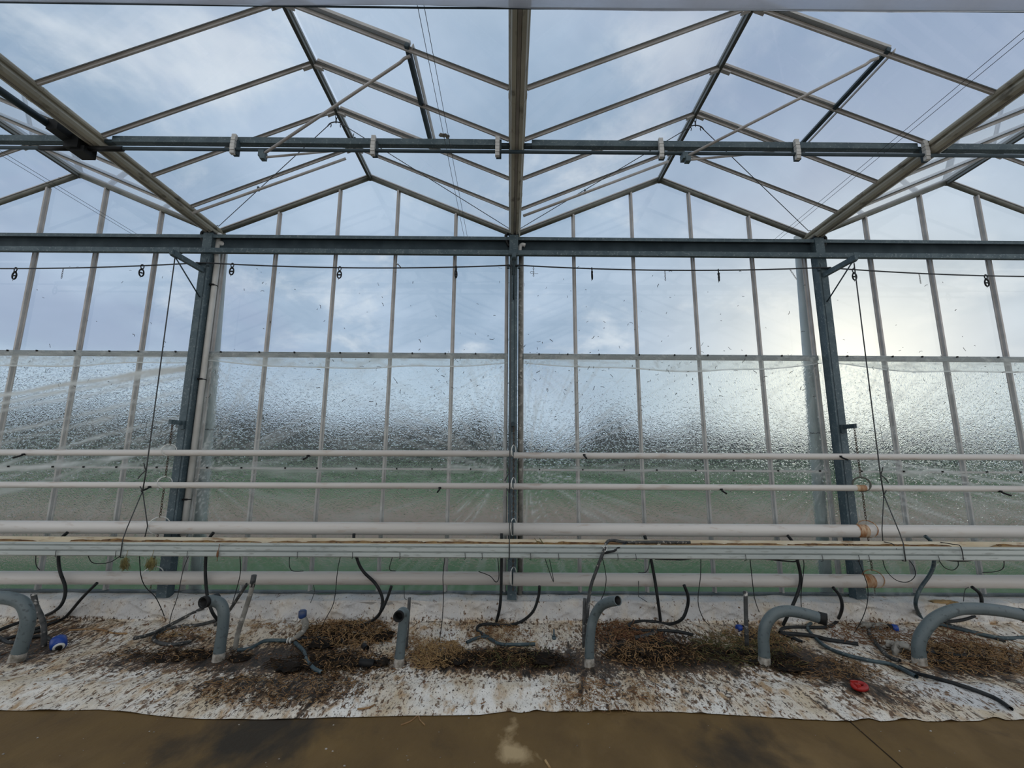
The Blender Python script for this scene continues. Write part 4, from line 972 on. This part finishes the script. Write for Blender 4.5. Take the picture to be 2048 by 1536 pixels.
for j in range(NYs+1):
    for i in range(NX+1):
        x = X0+(X1-X0)*i/NX; ey = edge_y(x)
        if j < 62:
            t = j/61; y = ey + (KY-.03-ey)*t
            f = min(1, t*9); z = prof(y) + max(-.004, lump(x,y)+.006)*f
            if j < 2: z = .006 + .018*max(0, noise.noise(Vector((x*3.3,1,8))))*(1-j*.5) + (.02*max(0,noise.noise(Vector((x*9,3,8))))*(1-j*.5) if x > .1 else 0)
            z += .03*math.exp(-((y+1.62)/.10)**2)*(.6+.5*noise.noise(Vector((x*1.5,0,3))))
        elif j < 78:
            t = (j-62)/15; y = KY-.03 + .03*t + .022*noise.noise(Vector((x*4.5+t*1.5,t*1.6,3))) + .022*noise.noise(Vector((x*1.6+t,t,7))) + .012*noise.noise(Vector((x*11+t*4,t*3,5))) - .028*max(0, 1-abs(noise.noise(Vector((x*1.9+t*.9,t*.8,12))))*7) - .02*max(0, 1-abs(noise.noise(Vector((x*3.1-t*1.1,t*.6,22))))*8); z = prof(KY) + .008 + (.283-prof(KY))*t + .012*noise.noise(Vector((x*2.1,t,1)))
        else:
            t = (j-77)/9; y = KY + .005 + (-.045-KY)*t; z = .288 + .026*noise.noise(Vector((x*3.4,t*2,6)))*(1-t*.4) + .012*t + .01*max(0,noise.noise(Vector((x*2.4,0,2))))
        vs.append((x,y,z)); gr.append(grime(x,y) if j < 66 else -.35); wallm.append(.85 if j >= 64 else clean(x,y))
W = NX+1; mb = MB(); mb.add(vs, [(j*W+i, j*W+i+1, (j+1)*W+i+1, (j+1)*W+i) for j in range(NYs) for i in range(NX)], True)
sheet_m = dirt_mat('dirty white ground sheet', [
    ((.60,.50,.36), 2.2, 'grime', .46, .20, .10),
    ((.46,.32,.19), 7., 'grime', .53, .12, .10),
    ((.62,.625,.63), 3., 'clean', .80, .25, .55),
    ((.20,.125,.07), 9., 'grime', .61, .06, .13),
    ((.15,.09,.05), 22., 'grime', .565, .05, .10),
    ((.045,.03,.022), 26., 'grime', .60, .05, .15),
    ((.012,.009,.007), 6.5, 'grime', .66, .10, .22),
    ((.07,.045,.027), 52., 'grime', .60, .03, .08),
    ], (.85,.83,.79), (.70,.65,.57), .5, (1.5,.75,1.), .8)
tag(link('ground_sheet', mb, sheet_m, attrs={'grime': gr, 'clean': wallm}), 'dirty white plastic ground sheet covering the strip between path and base wall', 'ground sheet')
mb = MB().box((0,-.11,.135),(16.,.30,.27)); struct('wall_back', mb, 'concrete')

# ------------------------------------------------------------------ floor
vs = []; st = []; pale = []; NX2, NY2 = 300, 110
WET = []
for u, v, ru, rv, s in ((560,1450,130,26,1.),(470,1500,110,40,1.1),(330,1500,30,18,.4),(1140,1445,30,18,.5),(1480,1475,70,30,.8),(1500,1520,90,30,.7),(40,1525,60,15,.6),(1970,1470,60,20,.4),(880,1500,40,20,.3)):
    p = onz(u, v, 0); k = (p-CAM).length/F; WET.append((p.x,p.y,ru*k,rv*k*2,s))
PALE = []
for u, v, ru, rv, s in ((1030,1510,38,16,1.1),(1018,1465,22,26,.7),(1030,1440,14,12,.6),(940,1475,16,12,.55),(1110,1520,40,12,.3)):
    p = onz(u, v, 0); k = (p-CAM).length/F; PALE.append((p.x,p.y,ru*k,rv*k*2,s))
for j in range(NY2+1):
    y = -3.4 + 2.0*j/NY2
    for i in range(NX2+1):
        x = -5+10*i/NX2
        vs.append((x,y,.0))
        st.append(sum(s*math.exp(-((x-a)/rx)**2-((y-b)/ry)**2) for a,b,rx,ry,s in WET)); pale.append(sum(s*math.exp(-((x-a)/rx)**2-((y-b)/ry)**2) for a,b,rx,ry,s in PALE))
W = NX2+1; mb = MB(); mb.add(vs, [(j*W+i, j*W+i+1, (j+1)*W+i+1, (j+1)*W+i) for j in range(NY2) for i in range(NX2)])
def extra(P): 
    mb.add(P, [(0,1,2,3)]); st.extend([0.]*4); pale.extend([0.]*4)
extra([(-9,-13,0),(9,-13,0),(9,-3.4,0),(-9,-3.4,0)]); extra([(-9,-3.4,0),(-5,-3.4,0),(-5,-1.4,0),(-9,-1.4,0)]); extra([(5,-3.4,0),(9,-3.4,0),(9,-1.4,0),(5,-1.4,0)]); extra([(-9,-1.4,0),(9,-1.4,0),(9,.0,0),(-9,.0,0)])
floor_m = dirt_mat('muddy brown path', [
    ((.205,.13,.052), 1.6, 'none', .52, .25, 0.),
    ((.055,.035,.016), 3.2, 'wet', .59, .22, .12),
    ((.030,.022,.013), 3.0, 'wet', .64, .3, .28),
    ((.42,.31,.17), 6., 'pale', .78, .28, .42),
    ((.05,.03,.015), 38., 'none', .72, .05, 0.),
    ((.24,.17,.095), 60., 'none', .79, .02, 0.),
    ], (.150,.092,.030), (.105,.063,.022), .75, (1.2,.8,1.), .25)
fl = struct('floor', mb, floor_m, attrs={'wet': st, 'pale': pale, 'none': [0.]*len(st)})
a = onz(1698,1442,0); b = onz(1815,1545,0); struct('trim_1', MB().prism((a.x,a.y,.001),(b.x,b.y,.001), [(-.004,.002),(-.004,-.01),(.004,-.01),(.004,.002)]), 'roots_dark')

# ------------------------------------------------------------------ litter heaps
def strands(mb, cx, cy, rx, ry, hgt, n, length, r, curl, seed, wild=1.):
    rnd = random.Random(seed)
    for i in range(n):
        a = rnd.uniform(0,2*PI); q = math.sqrt(rnd.random()); x = cx+math.cos(a)*q*rx; y = cy+math.sin(a)*q*ry
        y = min(y, KY-.05); z0 = sheet_h(x,y)+.012 + hgt*(1-q*q)*rnd.uniform(.1,.8); th = rnd.uniform(0,2*PI); ph = rnd.uniform(-.5,.4)*wild; p = Vector((x,y,z0)); P = [p]
        L = length*rnd.uniform(.4,1.3); k = 5
        for s in range(k):
            th += rnd.uniform(-curl,curl); ph += rnd.uniform(-.7,.5)
            p = p + Vector((math.cos(th)*math.cos(ph), math.sin(th)*math.cos(ph), math.sin(ph)))*L/k; p.y = min(p.y, KY-.035); p.z = min(max(p.z, sheet_h(p.x,p.y)+.010), sheet_h(p.x,p.y)+.012+hgt*1.15); P.append(p)
        mb.tube(P, r*.6*rnd.uniform(.5,1.5), 4)
def heap(u, v, ru, rv, hgt, parts, label, name, soil=True, seed=1):
    c = gp(u, v, 0); k = (c-CAM).length/F; rx = ru*k; ry = min(rv*k*1.85, .34)
    t = thing(name, label, 'plant debris', (c.x,c.y,sheet_h(c.x,c.y))); t['kind'] = 'stuff'
    if soil:
        mb = MB(); rnd = random.Random(seed)
        for i in range(int(6+rx*10)):
            a = rnd.uniform(0,2*PI); q = math.sqrt(rnd.random()); mb.blob((c.x+math.cos(a)*q*rx*.85, c.y+math.sin(a)*q*ry*.8, sheet_h(c.x,c.y)+.008), (rnd.uniform(.05,.12), rnd.uniform(.03,.08), hgt*rnd.uniform(.12,.28)), .9, 8, i*1.7+seed, 2.6)
        link('soil', mb, 'soil', t)
    for j, (m, n, ln, r, curl, fx) in enumerate(parts):
        mb = MB(); strands(mb, c.x+fx*rx, c.y, rx*(.95 if not fx else .6), ry, hgt*.8, int(n*1.7), ln*.8, r, curl*1.35, seed*13+j); link('strands', mb, m, t)
    return t
heap(690,1275,85,24,.10,[('roots',330,.16,.0042,1.0,0),('roots_dark',120,.14,.0042,1.,0),('straw',50,.13,.0035,1.,0)],'tangled heap of brown dried roots right of the bottle neck pipe','root_heap',True,3)
heap(660,1325,105,22,.05,[('roots_dark',240,.13,.004,1.0,0),('roots',130,.12,.0036,1.,.2)],'black muddy patch of rotting roots before the front facing standpipe','root_heap',True,5)
heap(878,1312,46,30,.11,[('straw',330,.13,.003,1.2,0),('roots',160,.13,.0034,1.1,0)],'bushy straw coloured root tuft right of the front facing standpipe','root_tuft',False,7)
heap(1010,1318,125,20,.08,[('roots_dark',360,.13,.004,1.0,0),('roots',110,.14,.0036,1.,-.2),('vine',70,.16,.003,.7,.1)],'long dark mat of rotting roots in the middle of the sheet','root_heap',True,9)
heap(1355,1310,130,24,.09,[('roots_dark',280,.15,.0042,1.0,0),('roots',190,.16,.0048,.9,-.3),('vine',60,.2,.003,.5,.5)],'dark root mat with thick curled roots in the right span','root_heap',True,11)
heap(1468,1300,60,26,.05,[('vine',150,.26,.003,.35,0),('roots',60,.18,.003,.8,0)],'withered green stems trailing toward the straight black pole','stem_heap',False,13)
heap(1960,1322,105,30,.10,[('roots',420,.16,.0036,1.0,0),('straw',90,.14,.003,1.,0),('roots_dark',110,.15,.004,1.,0)],'brown root heap at the far right of the sheet','root_heap',False,15)
heap(1555,1325,38,22,.05,[('roots_dark',110,.12,.004,1.,0),('vine',40,.12,.003,1.,0)],'black wet debris behind the capped standpipe foot','root_heap',True,17)
heap(1550,1290,36,18,.07,[('roots',70,.12,.0035,1.1,0),('moss',90,.09,.003,1.2,0)],'mossy clump between two standpipes in the right span','moss_heap',False,18)
heap(1660,1340,70,20,.04,[('roots',130,.14,.003,.9,0),('roots_dark',60,.12,.003,.9,0)],'thin brown root scatter left of the red ring','root_scatter',False,19)
heap(1740,1275,60,16,.06,[('leaf',100,.16,.005,.5,0),('roots',60,.14,.003,.8,0)],'dead brown leaves below the bowed drip tube by the right post','leaf_heap',False,21)
heap(1900,1278,50,12,.05,[('leaf',70,.14,.005,.5,0)],'dead brown leaves behind the far right standpipe','leaf_heap',False,22)
heap(1230,1262,60,16,.05,[('leaf',140,.09,.006,.8,0)],'brown dead leaves behind the leaning standpipe','leaf_heap',False,23)
heap(1275,1275,50,12,.04,[('leaf',120,.09,.006,.8,0),('straw',30,.1,.003,1,0)],'dead leaves around the short dark hose stub','leaf_heap',False,25)
heap(1500,1275,46,14,.05,[('straw',130,.1,.003,1.2,0)],'tan root tuft around the blue cap and black pole','root_tuft',False,27)
heap(370,1270,50,8,.03,[('straw',60,.1,.003,1.,0),('leaf',50,.07,.004,.9,0)],'rusty brown litter inside the curled hose below the left post','litter_patch',False,29)
heap(360,1315,110,12,.03,[('roots_dark',150,.10,.0035,1.,0),('roots',60,.12,.003,.9,0)],'dark streak of rotten litter left of the first bent standpipe','litter_patch',True,31)
heap(1000,1270,60,14,.05,[('roots',130,.11,.003,1.2,0),('leaf',40,.07,.005,.9,0)],'reddish brown litter under the hooked hose tail','litter_patch',False,33)
heap(640,1258,120,8,.04,[('roots',90,.14,.003,.8,0),('straw',40,.12,.003,.9,0)],'thin line of dry roots along the base wall in the left span','root_scatter',False,34)
heap(815,1300,20,34,.06,[('roots',90,.12,.0035,1.,0)],'small brown root clump at the foot of the front facing standpipe','root_tuft',False,35)
heap(1210,1395,110,22,.02,[('roots',120,.12,.0032,.9,0),('leaf',40,.05,.005,.9,0)],'loose brown root litter near the sheet edge below the middle standpipe','litter_patch',False,37)
heap(560,1380,140,26,.02,[('roots',260,.09,.0034,1.,0),('roots_dark',160,.08,.0034,1.,0)],'brown crumbly litter spread on the sheet below the blue green hoses','litter_patch',False,39)
heap(740,1205,18,20,.01,[('leaf',10,.05,.004,.9,0)],'few reddish leaf bits by the base wall under the bowed hose','leaf_bits',False,40)
# scattered specks over the whole sheet
mb = MB(); rnd = random.Random(99)
for i in range(2600):
    x = rnd.uniform(-5.6,5.6); ey = edge_y(x); y = rnd.uniform(ey+.02, -.32)
    if rnd.random() > .22 + .5*grime(x,y): continue
    z = sheet_h(x,y)+.004; s = rnd.choice((.006,.01,.016,.026)); a = rnd.gauss(PI/2,.7)
    p = Vector((x,y,z)); q = p+Vector((math.cos(a),math.sin(a),rnd.uniform(-.05,.3)))*s; w = q+Vector((math.cos(a+.9),math.sin(a+.9),0))*s*.7
    mb.tube([p,q,w], rnd.uniform(.0016,.0045), 4)
tag(link('leaf_litter', mb, 'leaf'), 'fine brown crumbs and root bits scattered all over the ground sheet', 'litter', kind='stuff')
mb = MB()
for i in range(90):
    x = rnd.uniform(-4,4); y = rnd.uniform(-3.0, edge_y(x)-.02); s = rnd.choice((.003,.004,.006,.009)); mb.blob((x,y,.002), (s,s*.7,s*.5), .5, 4, i)
tag(link('floor_crumbs', mb, 'pvc_dirt'), 'pale and brown crumbs scattered over the muddy path', 'crumbs', kind='stuff')

# ------------------------------------------------------------------ folded film roll overhead in front
vs = []; mb = MB(); n = 14; NXr = 120
for i in range(NXr+1):
    x = -4.6+9.2*i/NXr
    for j in range(n):
        a = 2*PI*j/n; r = .06*(1+.25*noise.noise(Vector((x*.8,math.cos(a)*1.2,math.sin(a)*1.2))))
        sag = -.022*math.exp(-((x-1.9)/1.3)**2) - .006*math.exp(-((x+.2)/.8)**2)
        vs.append((x, -3.305+math.cos(a)*r*1.1, 4.70+sag+math.sin(a)*r+.004*noise.noise(Vector((x*3,a,1)))))
fs = [(i*n+j, (i+1)*n+j, (i+1)*n+(j+1)%n, i*n+(j+1)%n) for i in range(NXr) for j in range(n)]
mb.add(vs, fs, True)
rl = thing('screen_roll', 'bundled pale plastic screen folded along an overhead bar across the top', 'screen', (0,-3.305,4.63))
link('folded_film', mb, 'roll', rl)
link('carrier_wire', MB().tube([(-4.7,-3.25,4.665),(-.6,-3.25,4.652),(.3,-3.25,4.658),(4.7,-3.25,4.675)], .006, 6), 'steel_dark', rl)

# ------------------------------------------------------------------ outside
def patch(x0,x1,y0,y1,z,seed,amp,n=80):
    mb = MB(); vs = []
    for i in range(n+1):
        x = x0+(x1-x0)*i/n; a = amp*noise.noise(Vector((x*.25,seed,0)))+amp*.5*noise.noise(Vector((x*1.1,seed,4)))
        vs += [(x,y0+a*.5,z),(x,y1+a,z)]
    return mb.add(vs, [(2*i,2*i+2,2*i+3,2*i+1) for i in range(n)])
struct('ground_outside', MB().add([(-300,.0,-.06),(300,.0,-.06),(300,400,-.06),(-300,400,-.06)],[(0,1,2,3)]), 'grass')
struct('ground_soil', patch(-60,60,3.7,15.5,-.05,3.3,1.2), 'earth')
mb = MB(); rnd = random.Random(5)
for i in range(95):
    x = -150 + 300*i/94 + rnd.uniform(-2,2); h = rnd.uniform(5.5,10.5) * (1 if not (1 < x < 15) else .62) * (.8 if x > 60 else 1.22 if x < -42 else 1); y = 88 + rnd.uniform(0,14)
    mb.blob((x,y,h*.46), (rnd.uniform(2.8,5.2),2.8,h*.56), .55, 9, i*2.3, 2.)
tag(link('treeline', mb, 'tree'), 'dark distant treeline across the field seen blurred through the patterned glass', 'trees', kind='stuff')

c = onz(888,271,5.06); mb = MB(); mb.blob(c, (.045,.03,.006), .9, 6, 2.2, 2.4); mb.blob(c+Vector((.03,.02,.004)), (.02,.025,.01), .9, 6, 7.2, 2.4)
solo('leaf_scrap', mb, 'foil', 'small pale leaf scrap lying on the roof glass above the drive rail', 'leaf')
c = at(124,357,-.03); solo('gable_clip', MB().box(c, (.07,.03,.018)).box(c+Vector((-.03,0,-.02)), (.02,.03,.03)).box(c+Vector((.05,0,-.012)), (.03,.03,.014)), 'black', 'small black clip on the gable rafter of the left outer span', 'clip')
# ------------------------------------------------------------------ sky
w = bpy.data.worlds.new('overcast sky'); sc.world = w; w.use_nodes = True
nt = w.node_tree; N = nt.nodes; L = nt.links
bg = N['Background']; tc = N.new('ShaderNodeTexCoord'); sep = N.new('ShaderNodeSeparateXYZ'); L.new(tc.outputs['Generated'], sep.inputs[0])
def mth(op, a, b=None, c=None, clamp=False):
    n = N.new('ShaderNodeMath'); n.operation = op; n.use_clamp = clamp
    for i, x in enumerate((a, b, c)):
        if x is None: continue
        if isinstance(x, (int, float)): n.inputs[i].default_value = x
        else: L.new(x, n.inputs[i])
    return n.outputs[0]
zc = mth('ADD', mth('MAXIMUM', sep.outputs['Z'], 0.), .30)
cb_ = N.new('ShaderNodeCombineXYZ'); L.new(mth('DIVIDE', sep.outputs['X'], zc), cb_.inputs[0]); L.new(mth('DIVIDE', sep.outputs['Y'], zc), cb_.inputs[1])
def wn(s, det, off, rough=.55, dist=.3):
    n = N.new('ShaderNodeTexNoise'); n.noise_dimensions = '4D'; n.inputs['W'].default_value = off; n.inputs['Scale'].default_value = s; n.inputs['Detail'].default_value = det; n.inputs['Roughness'].default_value = rough; n.inputs['Distortion'].default_value = dist
    L.new(cb_.outputs[0], n.inputs['Vector']); return n.outputs['Fac']
def mr(v, a, b, c=0., d=1.):
    n = N.new('ShaderNodeMapRange'); n.inputs['From Min'].default_value = a; n.inputs['From Max'].default_value = b; n.inputs['To Min'].default_value = c; n.inputs['To Max'].default_value = d; n.interpolation_type = 'SMOOTHSTEP'; L.new(v, n.inputs['Value']); return n.outputs[0]
def mixc(f, a, b):
    x = N.new('ShaderNodeMix'); x.data_type = 'RGBA'
    if isinstance(f, (int,float)): x.inputs[0].default_value = f
    else: L.new(f, x.inputs[0])
    for i, c in ((6,a),(7,b)):
        if isinstance(c, tuple): x.inputs[i].default_value = (*c, 1)
        else: L.new(c, x.inputs[i])
    return x.outputs[2]
col = mixc(mr(wn(1.5, 6, 2.), .36, .62), (.34,.46,.62), (.52,.64,.81))
col = mixc(mr(wn(2.6, 7, 7.3, .6), .50, .70, 0, .9), col, (.80,.86,.94))
col = mixc(mr(wn(1.1, 5, 11.), .47, .64, 0, .75), col, (.34,.42,.60))
sd = ray(1690,760).normalized()
dp = N.new('ShaderNodeVectorMath'); dp.operation = 'DOT_PRODUCT'; nv = N.new('ShaderNodeVectorMath'); nv.operation = 'NORMALIZE'; L.new(tc.outputs['Generated'], nv.inputs[0]); L.new(nv.outputs[0], dp.inputs[0]); dp.inputs[1].default_value = sd
dpv = mth('MAXIMUM', dp.outputs['Value'], 0.)
col = mixc(mth('MULTIPLY', mth('POWER', dpv, 22.), .72), col, (1.0,.98,.90))
col = mixc(mth('MULTIPLY', mth('POWER', dpv, 120.), .85), col, (1.5,1.42,1.22))
# pale band above the horizon
hz = mr(sep.outputs['Z'], .0, .24, .36, 0.)
col = mixc(hz, col, (.74,.84,.90))
# added fill light: sky brightened and neutralised overhead and behind the camera
back = mr(sep.outputs['Y'], .30, -.55, 0., 1.)
zen = mr(sep.outputs['Z'], .72, .98, 0., 1.)
bz = mth('MAXIMUM', back, zen)
col = mixc(mth('MULTIPLY', bz, .8), col, (.79,.77,.74))
br = mth('ADD', mth('MULTIPLY', bz, .16), 1.)
sc_ = N.new('ShaderNodeVectorMath'); sc_.operation = 'SCALE'; L.new(col, sc_.inputs[0]); L.new(br, sc_.inputs['Scale'])
L.new(sc_.outputs[0], bg.inputs['Color']); bg.inputs['Strength'].default_value = 1.0

# ------------------------------------------------------------------ view
sc.view_settings.view_transform = 'Standard'; sc.view_settings.look = 'None'; sc.view_settings.gamma = 1; sc.view_settings.exposure = 0.
sc.view_settings.use_curve_mapping = False
sc.cycles.max_bounces = 14; sc.cycles.transparent_max_bounces = 24; sc.cycles.transmission_bounces = 10; sc.cycles.diffuse_bounces = 4; sc.cycles.glossy_bounces = 4
sc.cycles.caustics_refractive = True; sc.cycles.caustics_reflective = False
sc.cycles.use_denoising = True
